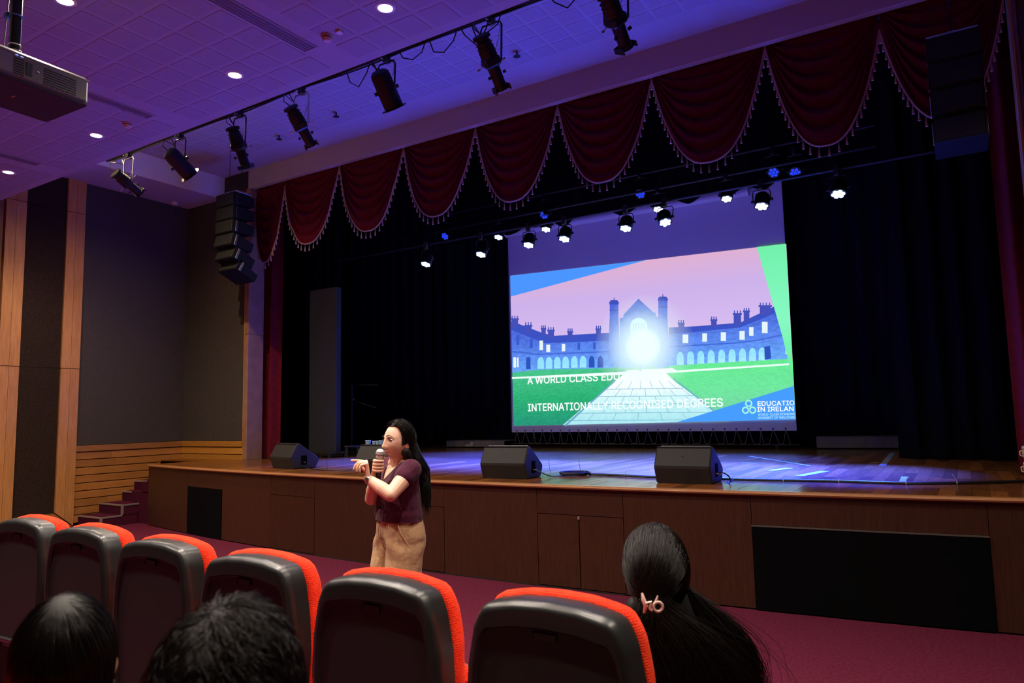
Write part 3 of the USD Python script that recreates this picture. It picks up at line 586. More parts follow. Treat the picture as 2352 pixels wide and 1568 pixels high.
n1 = ['leftmost bright blue lamp over the stage, well left of the screen', 'second bright blue lamp from the left, left of the screen', 'blue lamp hanging in front of the left end of the screen roller', 'blue lamp second from the left in front of the screen roller',
      'blue lamp in front of the middle of the screen roller', 'blue lamp tilted to its left in front of the screen roller', 'blue lamp in front of the right end of the screen top', 'rightmost bright blue lamp, right of the screen']
for k, (x, z) in enumerate(b1):
    led_can((x, 9.6, z), (.25 if k in (5,) else (-.04 + .02 * (k % 3)), -.35 - .03 * (k % 2), -.93), Z1, n1[k], True, 1.0)
for k, (x, z) in enumerate([(-7.415, 5.05), (-6.357, 5.038), (-4.162, 5.038), (-3.006, 5.01)]):
    led_can((x, 11.4, z), (.02, -.34, -.94), Z2, ['rear blue lamp just left of the screen top', 'rear blue lamp partly hidden at the left part of the roller', 'rear blue lamp above the middle of the roller', 'rear blue lamp peeping under the border curtain'][k], True, .8)
for k, (x, z) in enumerate([(-9.10, 5.33), (-6.67, 5.38), (-4.67, 5.43), (-2.36, 5.36), (-2.03, 5.29)]):
    led_can((x, 11.9, z + .1), (.0, -.75, -.66), z + .5, ['dim blue lamp high above the leftmost lamp', 'small dim blue lamp above the left end of the roller', 'dim blue lamp high in the middle', 'left one of the two dim blue lamps above the screen corner', 'right one of the two dim blue lamps above the screen corner'][k], False)
obj('light_pipe', tube([(-10.0, 11.9, 5.9), (.2, 11.9, 5.9)], .024, 12), m_black, label='highest black lighting pipe, carrying the dim blue lamps', cat='pipe')

# ------------------------------------------------------------------ hall lighting bar with theatre spotlights
YB, ZBAR = 5.0, 5.134
hb = thing('lighting_bar', 'long black lighting bar along the hall ceiling edge', 'lighting bar', (0, YB, ZBAR))
obj('bar', tube([(-9.50, 0, 0), (1.6, 0, 0)], .025, 14), m_black, hb)
for x in (-9.3, -7.6, -5.7, -3.9, -2.0, 0.0): obj('hanger', tube([(x, 0, .02), (x, 0, ZR - ZBAR)], .010, 8), m_black, hb)
lc = [tube([(x, .0, -.02), (x + .05, .0, -.10 - .05 * (i % 2)), (x + .17, 0, -.15 - .04 * (i % 3)), (x + .28, 0, -.11), (x + .32, 0, -.02)], .006, 6) for i, x in enumerate((-4.35, -3.98, -3.62, -3.50, -2.7, -5.05))]
for m in lc: obj('cable_loop', m, m_black, hb)
obj('taped_cable', tube([(x, -.012 * math.sin(x * 3), -.026 - .012 * abs(math.sin(x * 2.2))) for x in np.linspace(-9.4, 1.5, 120)], .008, 6), m_black, hb)
K = .9185
spots = [('profile', -9.768, 4.986, 28.3, .454, 'leftmost hall spotlight, a black profile lamp tilted far over'), ('can', -8.549, 5.019, 36.0, .432, 'second hall spotlight from the left, a round can with a shining edge'), ('profile', -7.323, 4.96, 64.5, .52, 'third hall spotlight from the left, steep black profile lamp'),
         ('profile', -6.217, 4.963, 47.6, .51, 'fourth hall spotlight from the left, black profile lamp with brightly lit edge'), ('can', -4.911, 5.05, 51.9, .434, 'fifth hall spotlight from the left, round black can with a gel frame'), ('profile', -3.579, 4.96, 48.1, .56, 'sixth hall spotlight from the left, black profile lamp with shutter handles'), ('profile', -2.29, 4.96, 37.6, .54, 'rightmost hall spotlight, black profile lamp cut by the top of the picture')]
for kind, x, z, pit, L, lab in spots:
    L *= K; c = A([x * K, YB, 1.62 + (z - 1.62) * K]); d = A([0, math.cos(math.radians(pit)), -math.sin(math.radians(pit))])
    t = thing('profile_spotlight' if kind == 'profile' else 'can_spotlight', lab, 'spotlight', c)
    def o(name, m, mt, **kw): return obj(name, orient(m, (0, 0, 0), d), mt, t, **kw)
    if kind == 'profile':
        o('lamp_house', lathe([(.012, -.50 * L), (.055, -.49 * L), (.078, -.47 * L), (.080, -.42 * L), (.055, -.40 * L), (.062, -.36 * L), (.074, -.22 * L), (.076, -.10 * L)], 20), m_black)
        o('shutter_housing', join(box(-.075, .075, -.075, .075, -.12 * L, .06 * L, .02)), m_black)
        o('lens_tube', lathe([(.058, .05 * L), (.054, .10 * L), (.052, .40 * L), (.060, .41 * L), (.062, .47 * L), (.050, .475 * L), (.046, .30 * L)], 20), m_black)
        o('gel_holder', join(box(-.075, .075, .055, .068, .40 * L, .50 * L, .004), box(-.075, -.062, -.06, .068, .40 * L, .50 * L, .004), box(.062, .075, -.06, .068, .40 * L, .50 * L, .004)), m_mblack)
        for s in (-1, 1):
            o('shutter_handle', join(cyl((s * .07, .02, .0), (s * .125, .03, .012), .004, 6), box(s * .125 - .014, s * .125 + .014, .024, .036, .004, .022, .003)), m_steel)
            o('knob', cyl((s * .06, -.03, .2 * L), (s * .085, -.03, .2 * L), .014, 10), m_black)
        for s in np.linspace(-.34, -.14, 4): o('cooling_fin', lathe([(.066, s * L), (.0765, s * L), (.0765, s * L + .006), (.066, s * L + .006)], 20), m_mblack)
    else:
        o('lamp_house', lathe([(.02, -.50 * L), (.06, -.48 * L), (.088, -.42 * L), (.095, -.34 * L), (.095, .40 * L), (.088, .44 * L), (.088, .38 * L), (.02, .3 * L)], 24), m_black)
        o('lens', lathe([(.0, .36 * L), (.086, .36 * L), (.086, .37 * L)], 24), m_mblack)
        o('gel_frame', lathe([(.09, .44 * L), (.128, .44 * L), (.128, .452 * L), (.09, .452 * L)], 24), m_mblack)
        for s in (-1, 1): o('knob', cyl((s * .095, 0, 0), (s * .125, 0, 0), .018, 10), m_black)
    hz = ZBAR - c[2]
    obj('yoke', tube([(-.10, 0, 0), (-.11, 0, hz - .12), (-.09, 0, hz - .085), (.09, 0, hz - .085), (.11, 0, hz - .12), (.10, 0, 0)], .009, 6), m_steel if x in (-9.768, -6.217) else m_mblack, t)
    obj('clamp', join(box(-.028, .028, -.035, .035, hz - .085, hz - .03, .006), orient(lathe([(.025, -.025), (.04, -.025), (.04, .025), (.025, .025)], 16), (0, 0, hz), (1, 0, 0))), m_mblack, t)
    obj('clamp_bolt', cyl((.0, -.035, hz - .06), (.0, -.075, hz - .07), .008, 8), m_steel, t)
    e = -d * .5 * L
    obj('power_cable', tube([e, e + A([-.05, -.03, .05]), e + A([-.09, 0, .15]), (-.12, 0, hz - .14), (-.20, 0, hz - .02)], .005, 6), m_black, t)
    obj('safety_wire', tube([(.03, 0, hz - .03), (.07, .03, hz - .10), (.06, .03, hz - .2), (.02, .02, .10)], .0028, 5), m_steel, t)

# ------------------------------------------------------------------ ceiling fittings
for k, x in enumerate(SLOTX):
    y1 = (4.21, 4.23, 4.25)[k]; y0 = (2.4, 3.40, 3.62)[k]
    t = thing('air_slot', ['long dark air slot in the ceiling, the rightmost of three', 'dark air slot in the ceiling behind the projector, the middle one of three', 'dark air slot in the ceiling, leftmost and shortest'][k], 'air vent', (x, y1, ZM))
    obj('frame', join(box(-.082, -.070, y0 - y1, 0, -.008, 0), box(.070, .082, y0 - y1, 0, -.008, 0), box(-.082, .082, 0, .012, -.008, 0), box(-.082, .082, y0 - y1 - .012, y0 - y1, -.008, 0)), m_ceil, t)
    obj('dark_slot', box(-.070, .070, y0 - y1, 0, -.003, 0), plain(f'slot_dark_{k}', (.16, .12, .13), .8), t)
    for q in (-.035, 0, .035): obj('blade', box(q - .003, q + .003, y0 - y1, 0, -.006, -.001), plain(f'slot_blade_{k}{int(q*1000+100)}', (.22, .17, .18), .6), t)
m_dl = glow('downlight_face', (1.0, .95, .98), 30.0)
def downlight(x, y, label, z=ZM, inten=1.0, cone=74, soft=.55, col=DOWN_C):
    t = thing('downlight', label, 'ceiling light', (x, y, z), group=None)
    obj('trim_ring', lathe([(.058, -.002), (.060, -.008), (.080, -.006), (.083, 0)], 28), m_white, t)
    obj('lamp_face', lathe([(.0, -.0035), (.057, -.0035), (.057, -.001)], 28), m_dl, t)
    spot(t, (0, 0, -.05), (0, 0, -1), DOWN_I * inten, col, .05, cone, soft)
for x, y, l in [(-3.71, 4.10, 'bright round downlight nearest the lighting bar at the top centre'), (-5.655, 4.14, 'bright round downlight between the projector and the lighting bar'), (-8.17, 4.17, 'bright round downlight below the projector and smoke detector'), (-10.30, 4.17, 'bright round downlight furthest left, above the wooden stiles'), (-5.69, 2.63, 'bright round downlight cut by the top edge beside the projector pole')]:
    downlight(x, y, l)
for i, y in enumerate((4.12, 2.63, 1.1)):
    for j, x in enumerate((-10.3, -8.1, -5.9, -3.7, -1.5, .7)):
        if (i == 0 and x < -1.6) or (i == 1 and x in (-5.9,)): continue
        downlight(x, y, f'downlight {"front second third".split()[i]} row outside the picture, {"far left,left,middle left,middle right,right,far right".split(",")[j]}', inten=(1.0, 4.2, 4.2)[i] * (1 if x < -2 else (.9, .5, .5)[i]), cone=(74, 52, 52)[i], soft=(.55, 1, 1)[i])
for j, x in enumerate((-9.3,)):       # apron downlights in the raised ceiling, hidden behind the hall ceiling's edge
    downlight(x, 5.45, f'downlight in the raised apron ceiling above the lighting bar, {"left".split(",")[j]}', ZR, APRON, 72, 1.0, (1.0, .74, .42))
def detector(x, y, z, label):
    t = thing('smoke_detector', label, 'smoke detector', (x, y, z))
    obj('base', lathe([(.052, 0), (.052, -.012), (.046, -.016)], 20), m_cream, t); obj('head', lathe([(.044, -.016), (.044, -.03), (.030, -.05), (.02, -.052)], 20), m_cream, t); obj('vent_ring', lathe([(.0455, -.020), (.0455, -.026)], 20), m_slot, t)
detector(-4.41, 4.14, ZM, 'cream smoke detector beside the end of the rightmost air slot'); detector(-7.56, 4.19, ZM, 'cream smoke detector below the middle air slot')
t = thing('ceiling_box', 'small square white box on the ceiling next to the smoke detector', 'sensor', (-4.27, 4.145, ZM)); obj('box', box(-.028, .028, -.028, .028, -.02, 0, .004), m_white, t)
for x, y, l in [(-4.304, 7.108, 'right'), (-7.383, 7.106, 'middle'), (-8.722, 7.2, 'left')]:
    t = thing('sprinkler', f'small dark sprinkler head on the blue apron ceiling, the {l} one', 'sprinkler', (x, y, ZR))
    obj('pipe', cyl((0, 0, 0), (0, 0, -.06), .010, 8), m_mblack, t); obj('deflector', lathe([(.004, -.06), (.045, -.062), (.045, -.066), (.004, -.07)], 14), m_mblack, t)
t = thing('soffit_lamp', 'small dark round fitting on the side soffit above the left wall corner', 'ceiling light', (-12.0, 7.55, ZS)); obj('body', lathe([(.06, 0), (.06, -.05), (.045, -.06)], 18), m_cream, t)

# ------------------------------------------------------------------ projector
pj = thing('projector', 'grey ceiling projector hanging from a black pole at the upper left', 'projector', (-5.24, 2.12, 3.81), 3.0)
m_pj = plain('projector_grey', (.16, .145, .13), .5); m_pjd = plain('projector_dark', (.02, .013, .012), .7)
Wp, Lp, Hp = .26, .36, .208
obj('case', box(-Wp, Wp, -Lp, Lp, .018, Hp, .02), m_pj, pj); obj('base_plate', box(-Wp + .004, Wp - .004, -Lp + .004, Lp - .004, 0, .022, .008), m_pjd, pj)
obj('top_edge', box(-Wp - .002, Wp + .002, -Lp - .002, Lp + .002, Hp - .03, Hp - .018, .004), plain('projector_edge', (.30, .27, .24), .4), pj)
for k in range(7): obj('vent_slat', box(Wp - .004, Wp + .004, .06, .27, .045 + .017 * k, .053 + .017 * k, .001), m_mblack, pj)
for k in range(7): obj('vent_slat', box(Wp - .004, Wp + .004, -.12, -.06, .045 + .017 * k, .053 + .017 * k, .001), m_mblack, pj)
obj('label_plate', box(Wp - .003, Wp + .002, -.26, -.13, .045, .165), plain('label_plate', (.22, .21, .20), .6), pj)
obj('socket', box(Wp - .003, Wp + .003, -.05, -.01, .06, .15, .002), m_mblack, pj); obj('button', orient(lathe([(.008, 0), (.008, .004), (.002, .005)], 10), (Wp, .025, .11), (1, 0, 0)), m_steel, pj)
for k in range(2): obj('status_light', box(Wp + .003, Wp + .0045, -.115 + .03 * k, -.097 + .03 * k, .168, .172), glow(f'status_{k}', (.25, .3, 1.0), 2.0), pj)
obj('badge', box(-.02, .02, .0, .014, -.001, .002), plain('badge', (.35, .22, .08), .4, metal=.6), pj)
obj('lens', orient(lathe([(.075, 0), (.08, .03), (.06, .035), (.05, .01), (.0, .008)], 24), (-.08, Lp - .005, .11), (0, 1, 0)), m_mblack, pj)
obj('mount_block', box(-.045, .045, -.03, .03, Hp, Hp + .11, .006), plain('mount_grey', (.55, .53, .50), .5), pj)
obj('pole', tube([(0, 0, Hp + .10), (0, 0, ZM - 3.81 - .06)], .034, 16), m_black, pj)
obj('ceiling_flange', lathe([(.10, ZM - 3.81), (.10, ZM - 3.81 - .05), (.06, ZM - 3.81 - .16), (.035, ZM - 3.81 - .2)], 20), m_black, pj)
obj('pole_joint', box(-.075, .075, -.06, .06, Hp + .52, Hp + .64, .02), m_black, pj)
obj('cable', tube([(-.05, -.02, Hp + .6), (-.055, -.03, Hp + .40), (-.05, -.04, Hp + .25), (-.047, -.045, Hp + .1), (-.06, -.06, Hp - .02)], .006, 6), plain('white_cable', (.6, .58, .6), .5), pj)
obj('cable_tie', join(lathe([(.038, Hp + .35), (.042, Hp + .355), (.038, Hp + .36)], 16), box(-.08, -.03, -.04, .0, Hp + .345, Hp + .385, .006)), plain('blue_tie', (.05, .16, .42), .5), pj)
obj('cable_tie', lathe([(.037, Hp + .145), (.040, Hp + .15), (.037, Hp + .155)], 16), m_white, pj)

# ------------------------------------------------------------------ line arrays
m_array = plain('array_paint', (.006, .006, .0065), .55, spec=.25)
def line_array(label, x0, yfr, ztop, elems, W, D, roof, toe=0):
    t = thing('line_array', label, 'loudspeaker', (x0, yfr, ztop))
    y, z = 0.0, 0.0
    for k, (h, tilt) in enumerate(elems):
        a = math.radians(tilt); R = np.eye(4); R[1:3, 1:3] = [[math.cos(a), math.sin(a)], [-math.sin(a), math.cos(a)]]
        def o(name, m, mt):
            m = m.copy(); m.apply_transform(R); m.apply_translation((0, y, z)); return obj(name, m, mt, t)
        tap = .03
        prof = Polygon([(0, -h + .006), (0, -.006), (D, -.006 - tap), (D, -h + .006 + tap)])
        o('cabinet', prism(prof, -W / 2, W / 2, 'yz'), m_array)
        o('grille', box(-W / 2 + .015, W / 2 - .015, -.012, .002, -h + .016, -.016, .005), plain(f'grille_{len(used)}_{k}', (.012, .012, .012), .65, spec=.3, bump=.5, bscale=400, bdist=.002))
        for s in (-1, 1): o('link_plate', box(s * W / 2 - .006, s * W / 2 + .006, .05, .09, -h * .9, -h * .1, .002), m_steel if k > 1 else m_mblack)
        y += math.sin(a) * h; z -= math.cos(a) * h
    obj('fly_frame', join(box(-W / 2, W / 2, .05, D - .05, .0, .035, .006), box(-.03, .03, .12, .2, .03, .07, .004)), m_steel, t)
    for q in (.08, D - .08): obj('hoist_wire', tube([(0, q, .03), (0, q, roof - ztop)], .005, 6), m_black, t)
line_array('curved black line array hanging at the left of the stage opening', -10.0, 7.18, 5.33, [(.225, 0), (.225, 0), (.225, 4), (.225, 14), (.225, 22), (.20, 29)], .46, .40, ZR)
line_array('black line array hanging in the dark at the upper right', .135, 6.75, 4.70, [(.23, 0), (.23, 2), (.23, 5), (.23, 8)], .38, .40, ZR)

# ------------------------------------------------------------------ stage monitors
WP = [(.055, 0), (.40, 0), (.455, .10), (.44, .14), (.155, .335), (.10, .335), (.0, .165), (.0, .14)]
def wedge(label, x, y, rz, W=.53):
    t = thing('stage_monitor', label, 'loudspeaker', (x, y, S + .001), rz)
    a = prism(Polygon(WP).buffer(-.012, join_style=2), -W / 2, W / 2, 'yz'); b = prism(Polygon(WP), -W / 2 + .014, W / 2 - .014, 'yz')
    obj('cabinet', trimesh.convex.convex_hull(np.vstack([a.vertices, b.vertices])), mat_wedge, t, smooth=20)
    d = A([.285, .195]); g = prism(Polygon([(.445, .145), (.155, .343), (.150, .335), (.440, .137)]), -W / 2 + .03, W / 2 - .03, 'yz'); obj('grille', g, m_mblack, t)
    obj('top_strip', box(-W / 2 + .015, W / 2 - .015, .088, .10, .322, .3352, .002), m_mblack, t)
    obj('socket_plate', box(W / 2 - .012, W / 2 + .002, .16, .26, .05, .18, .004), m_void, t)
    obj('plug', cyl((W / 2, .20, .085), (W / 2 + .045, .20, .085), .009, 8), m_steel, t)
    for s in (-1, 1): obj('corner_screw', orient(lathe([(.006, 0), (.005, .003)], 8), (s * (W / 2 - .04), .004, .15), (0, -1, 0)), m_steel, t)
    obj('badge', box(-.008, .008, .046, .052, .236, .25, .002), m_mblack, t)
    for s in (-1, 1): obj('rubber_foot', box(s * (W / 2 - .05) - .02, s * (W / 2 - .05) + .02, .09, .36, -.001, .004), m_void, t)
mat_wedge = plain('wedge_paint', (.022, .020, .019), .6, spec=.35, bump=.25, bscale=500, bdist=.001)
wedge('black wedge stage monitor furthest left beside the red curtain', -7.94, 6.63, -9); wedge('black wedge stage monitor partly hidden behind the woman', -6.16, 6.52, 1)
wedge('black wedge stage monitor right of the woman, left of the coiled cable', -4.13, 6.33, 6); wedge('black wedge stage monitor furthest right, in front of the slide path', -2.24, 6.45, 2)

# ------------------------------------------------------------------ cables, ties, tape on the stage
def smooth_path(P, n=80):
    P = A(P, float); from_ = np.r_[0, np.cumsum(np.linalg.norm(np.diff(P, axis=0), axis=1))]
    from scipy.interpolate import CubicSpline
    return CubicSpline(from_, P)(np.linspace(0, from_[-1], n))
zc = S + .013
m_cable = plain('black_cable', (.010, .010, .011), .45)
obj('stage_cable', tube(smooth_path([(-3.47, 7.02, zc), (-3.1, 7.0, zc), (-2.72, 6.95, zc), (-2.3, 7.02, zc), (-1.95, 6.95, zc), (-1.46, 6.985, zc), (-1.0, 7.05, zc), (-.47, 7.05, zc), (-.1, 7.2, zc), (.22, 7.4, zc), (.6, 7.75, zc), (1.2, 8.0, zc)], 120), .0125, 8), m_cable, label='long black cable running along the front of the stage', cat='cable')
co = [(-3.62 + (.170 - .045 * abs(math.sin(i * .031)) + .008 * math.sin(i * .7)) * math.cos(i * .3), 6.98 + (.160 - .045 * abs(math.sin(i * .031)) + .008 * math.cos(i * .5)) * math.sin(i * .3), S + .012 + .012 * (1 + math.sin(i * .19))) for i in range(0, 150)]
obj('cable_coil', tube(co, .008, 7), m_cable, label='coiled black cable lying on the stage between two monitors', cat='cable')
obj('monitor_cable', tube(smooth_path([(-3.85, 6.55, S + .09), (-3.78, 6.58, S + .05), (-3.74, 6.70, S + .012), (-3.70, 6.82, S + .01), (-3.66, 6.86, S + .012)]), .006, 6), plain('green_cable', (.02, .12, .09), .5), label='thin green cable plugged into the monitor beside the coil', cat='cable')
obj('monitor_cable', tube(smooth_path([(-1.965, 6.66, S + .09), (-1.90, 6.67, S + .085), (-1.87, 6.70, S + .04), (-1.865, 6.66, S + .01), (-1.90, 6.90, S + .01)]), .006, 6), m_cable, label='thin cable bent down from the rightmost monitor', cat='cable')
obj('stage_cable', tube(smooth_path([(-7.66, 6.80, S + .02), (-7.4, 6.72, S + .007), (-7.1, 6.62, S + .007), (-6.8, 6.64, S + .007), (-6.45, 6.70, S + .007)]), .0065, 6), m_cable, label='thin black cable between the two left monitors', cat='cable')
for k, (x, y) in enumerate([(-3.03, 6.99), (-2.62, 6.97), (-1.46, 6.985), (-1.0, 7.05), (-.47, 7.05), (-.1, 7.2)]):
    t = thing('cable_tie', ['white cable tie on the stage cable nearest the coil', 'white cable tie left of the rightmost monitor', 'white cable tie first to the right of the rightmost monitor', 'white cable tie second to the right of the rightmost monitor', 'white cable tie third to the right of the rightmost monitor', 'white cable tie at the far right of the stage cable'][k], 'cable tie', (x, y, zc))
    obj('loop', orient(lathe([(.0135, -.003), (.0155, -.003), (.0155, .003), (.0135, .003)], 14), (0, 0, 0), (1, .05, 0)), m_white, t); obj('tail', tube([(0, -.01, .012), (.01 * (-1) ** k, -.02, .04), (.03 * (-1) ** k, -.03, .055 + .02 * (k % 2))], .0022, 5), m_white, t)
for k, (x, y) in enumerate([(-3.90, 6.95), (-3.62, 7.13), (-7.05, 6.66)]):
    obj('cable_spike', tube([(x, y, S + .01), (x - .01, y, S + .08), (x - .02, y, S + .17)], .002, 5), m_cable, label=['thin upright cable end behind the monitor socket', 'thin upright cable end at the coil', 'thin upright cable end between the two left monitors'][k], cat='cable')
m_tape = plain('white_tape', (.26, .26, .30), .6)
def strip(p, q, w, label, gaps=()):
    p, q = A(p), A(q); d = (q - p) / np.linalg.norm(q - p); nn = A([-d[1], d[0]]) * w / 2; L = np.linalg.norm(q - p); segs = []; e = [0] + [g for g in gaps] + [L]
    for a, b in zip(e[:-1], e[1:]):
        pa, pb = p + d * (a + .02), p + d * (b - .02); segs.append(prism(Polygon([pa - nn, pb - nn, pb + nn, pa + nn]), S + .0012, S + .0020, 'xy'))
    obj('floor_tape', join(segs), m_tape, label=label, cat='tape')
strip((-2.70, 10.67), (-1.56, 8.97), .045, 'long thin white tape line slanting over the stage floor', (.5,)); strip((-.93, 11.88), (-.84, 9.20), .07, 'broken white tape line on the right of the stage floor', (1.2, 2.1)); strip((-.532, 7.86), (-.512, 7.25), .055, 'short white tape mark near the stage cable')
strip((-2.45, 9.3), (-2.2, 9.22), .05, 'small torn tape scrap left of the slanting tape'); strip((-1.0, 9.6), (-.93, 9.75), .06, 'small tape scrap right of the slanting tape')
strip((-1.85, 8.15), (-1.72, 8.62), .10, 'pale rectangular tape mark in the blue light'); strip((-1.45, 7.6), (-1.30, 8.3), .10, 'pale rectangular tape mark nearer the stage edge')

# ------------------------------------------------------------------ small things on the stage
m_cup = plain('pale_blue', (.30, .50, .72), .5)
for k, (dx, h, w) in enumerate([(-.135, .052, .036), (-.03, .040, .028), (.03, .042, .028), (.085, .05, .03)]):
    t = thing('small_cup', ['pale blue cup standing apart on the hidden monitor, leftmost of four', 'second pale blue cup from the left on the hidden monitor', 'third pale blue cup from the left on the hidden monitor', 'pale blue cup nearest the woman on the hidden monitor'][k], 'cup', (-6.19 + dx, 6.648, S + .337))
    obj('cup', lathe([(w * .75, 0), (w * .8, .002), (w, h), (w * .9, h), (w * .72, .006)], 12), m_cup, t); obj('rim', lathe([(w, h - .004), (w + .004, h - .002), (w, h + .002)], 12), m_cup, t)
m_yel = plain('yellow_glaze', (.62, .36, .03), .4, noise=.3, nscale=20); m_crm = plain('cream_glaze', (.66, .52, .34), .45); m_brn = plain('dark_band', (.06, .015, .012), .5)
def pot(label, x, y, z):
    t = thing('ornamental_pot', label, 'pot', (x, y, z))
    obj('pot_body', lathe([(.030, 0), (.040, .004), (.052, .05), (.056, .08), (.050, .10), (.045, .112)], 16), m_yel, t); obj('cream_collar', lathe([(.046, .110), (.054, .113), (.050, .135), (.030, .142), (.02, .142)], 16), m_crm, t); obj('dark_foot', lathe([(.041, .001), (.044, .004), (.048, .028), (.044, .03)], 16), m_brn, t)
    for s in (-1, 1): obj('handle', tube([(s * .045, 0, .10), (s * .07, 0, .085), (s * .066, 0, .05), (s * .048, 0, .045)], .007, 6), m_crm, t)
XP = (-10.72, -10.575, -10.44)
for i, x in enumerate(XP):
    for j in range(2):
        pot(f'yellow and cream pot left of the leftmost monitor, {["lower", "upper"][j]} row, {["left", "middle", "right"][i]} one', x, 8.22 - .02 * i, S + .001 + .144 * j)
for j in range(2): pot(f'yellow and cream pot at the far right edge of the stage, {["lower", "upper"][j]} one', .47, 8.12, S + .001 + .144 * j)
tp = thing('rolling_panel', 'tall matte black rolling panel standing at the left of the stage', 'panel', (-9.55, 8.95, S))
obj('panel', box(-.34, .34, -.06, .06, .09, 2.98, .01), plain('panel_black', (.012, .012, .013), .75), tp); obj('base_bar', box(-.36, .36, -.22, .22, .06, .10, .01), m_mblack, tp)
for sx in (-1, 1):
    for sy in (-1, 1): obj('caster', orient(lathe([(.012, -.014), (.03, -.014), (.03, .014), (.012, .014)], 14), (sx * .31, sy * .18, .03), (1, 0, 0)), m_mblack, tp)
bn = thing('low_bench', 'low black bench with a shiny top beside the rolling panel', 'bench', (-8.88, 9.15, S))
obj('bench_top', box(-.24, .30, -.16, .16, .17, .20, .006), plain('gloss_black', (.02, .02, .03), .12, coat=.8), bn)
for sx in (-.21, .27):
    for sy in (-.13, .13): obj('leg', box(sx - .018, sx + .018, sy - .018, sy + .018, 0, .172), m_mblack, bn)
ms = thing('microphone_stand', 'black boom microphone stand beside the tall rolling panel', 'microphone stand', (-9.44, 9.5, S))
obj('base', lathe([(.0, .0), (.14, 0), (.14, .014), (.03, .03), (.012, .03)], 20), m_mblack, ms); obj('pole', tube([(0, 0, .02), (0, 0, 1.27)], .011, 8), m_mblack, ms)
obj('boom_arm', tube([(-.04, 0, 1.27), (.62, 0, 1.245)], .008, 8), m_mblack, ms); obj('boom_arm', tube([(.0, 0, 1.00), (.60, -.02, .84)], .008, 8), m_mblack, ms); obj('clutch', ball((0.02, 0, 1.01), .035, 2), m_black, ms)
def riser(label, p, q, h, d):
    p, q = A(p), A(q); L = np.linalg.norm(q - p); a = math.degrees(math.atan2(q[1] - p[1], q[0] - p[0])); t = thing('low_riser', label, 'platform', (*p, S + .001), a)
    m_r = plain(f'riser_grey_{int(abs(p[0]) * 10)}', (.20, .19, .18), .7, noise=.3, nscale=3)
    obj('front_board', box(0, L, 0, .02, .02, h), m_r, t); obj('top_board', box(0, L, 0, d, h - .015, h, .003), m_r, t); obj('frame', box(.01, L - .01, .03, d - .02, 0, h - .016), m_void, t)
    return t, L
tt, L_ = riser('low grey platform at the back of the stage, left of the screen', (-9.40, 12.25), (-7.98, 12.32), .145, .5)
obj('torn_patch', prism(Polygon([(.46, .03), (.52, .08), (.60, .06), (.62, .125), (.67, .12), (.68, .06), (.64, .03)]), -.002, .0, 'xz'), plain('pale_patch', (.5, .48, .46), .7), tt)
riser('low grey platform at the back of the stage, right of the screen', (-2.10, 12.70), (-.50, 12.95), .20, .35)

# ------------------------------------------------------------------ auditorium seats
def outline(pts, r, N=96):
    pg = Polygon(pts).buffer(-r).buffer(r, 16); c = A(pg.exterior.coords)[:-1]
    if not pg.exterior.is_ccw: c = c[::-1]
    k = np.argmin(c[:, 1] + 1e-3 * np.abs(c[:, 0])); c = np.roll(c, -k, 0); c = np.vstack([c, c[:1]])
    s = np.r_[0, np.cumsum(np.linalg.norm(np.diff(c, axis=0), axis=1))]
    q = np.linspace(0, s[-1], N, endpoint=False); return np.c_[np.interp(q, s, c[:, 0]), np.interp(q, s, c[:, 1])]
def inset(o, d):
    t = np.roll(o, -1, 0) - np.roll(o, 1, 0); t /= np.linalg.norm(t, axis=1, keepdims=True); nrm = np.c_[-t[:, 1], t[:, 0]]
    return o + nrm * d
def rings(L, capa=True, capb=True):                      # L: list of (outline (N,2) in xz, y)
    N = len(L[0][0]); V = np.concatenate([np.c_[o[:, 0], np.broadcast_to(y, (N,)), o[:, 1]] for o, y in L]); F = []
    for k in range(len(L) - 1):
        for j in range(N):
            a0, a1, b0, b1 = k * N + j, k * N + (j + 1) % N, (k + 1) * N + j, (k + 1) * N + (j + 1) % N
            F += [(a0, b1, a1), (a0, b0, b1)]
    ex = []
    for k, on in ((0, capa), (len(L) - 1, capb)):
        if on:
            ex.append(V[k * N:(k + 1) * N].mean(0)); c = len(V) + len(ex) - 1
            for j in range(N):
                a, b = k * N + j, k * N + (j + 1) % N; F.append((c, a, b) if k == 0 else (c, b, a))
    return trimesh.Trimesh(np.vstack([V] + ([A(ex)] if ex else [])), A(F), process=False)
m_shell = plain('seat_shell', (.014, .014, .014), .34, spec=.5, bump=.12, bscale=700, bdist=.0006)
m_shellin = plain('seat_panel', (.010, .010, .010), .5, bump=.1, bscale=700, bdist=.0006)
m_seat = mat_('seat_fabric', {'g': ('geometry', {}), 'v': ('voronoi_texture', dict(scale=150, randomness=.35)), 'b': ('bump', dict(strength=.75, distance=.003, invert=True)), 'n': ('noise_texture', dict(scale=18, detail=3.0)), 'r': ('rgb_ramp', {'ramp': [(.3, (.78, .028, .008)), (.7, (.92, .045, .012))]}), 'p': ('principled_bsdf', dict(roughness=.85, sheen_weight=.25, sheen_tint=(1, .25, .12), specular_ior_level=.15))},
    [('g.position', 'v.vector'), ('v.distance', 'b.height'), ('b.normal', 'p.normal'), ('g.position', 'n.vector'), ('n.fac', 'r.fac'), ('r.color', 'p.base_color')])
OL = outline([(-.235, .46), (.235, .46), (.262, .80), (.256, .92), (.235, 1.03), (.205, 1.092), (.10, 1.112), (0, 1.117), (-.10, 1.112), (-.205, 1.092), (-.235, 1.03), (-.256, .92), (-.262, .80)], .055)
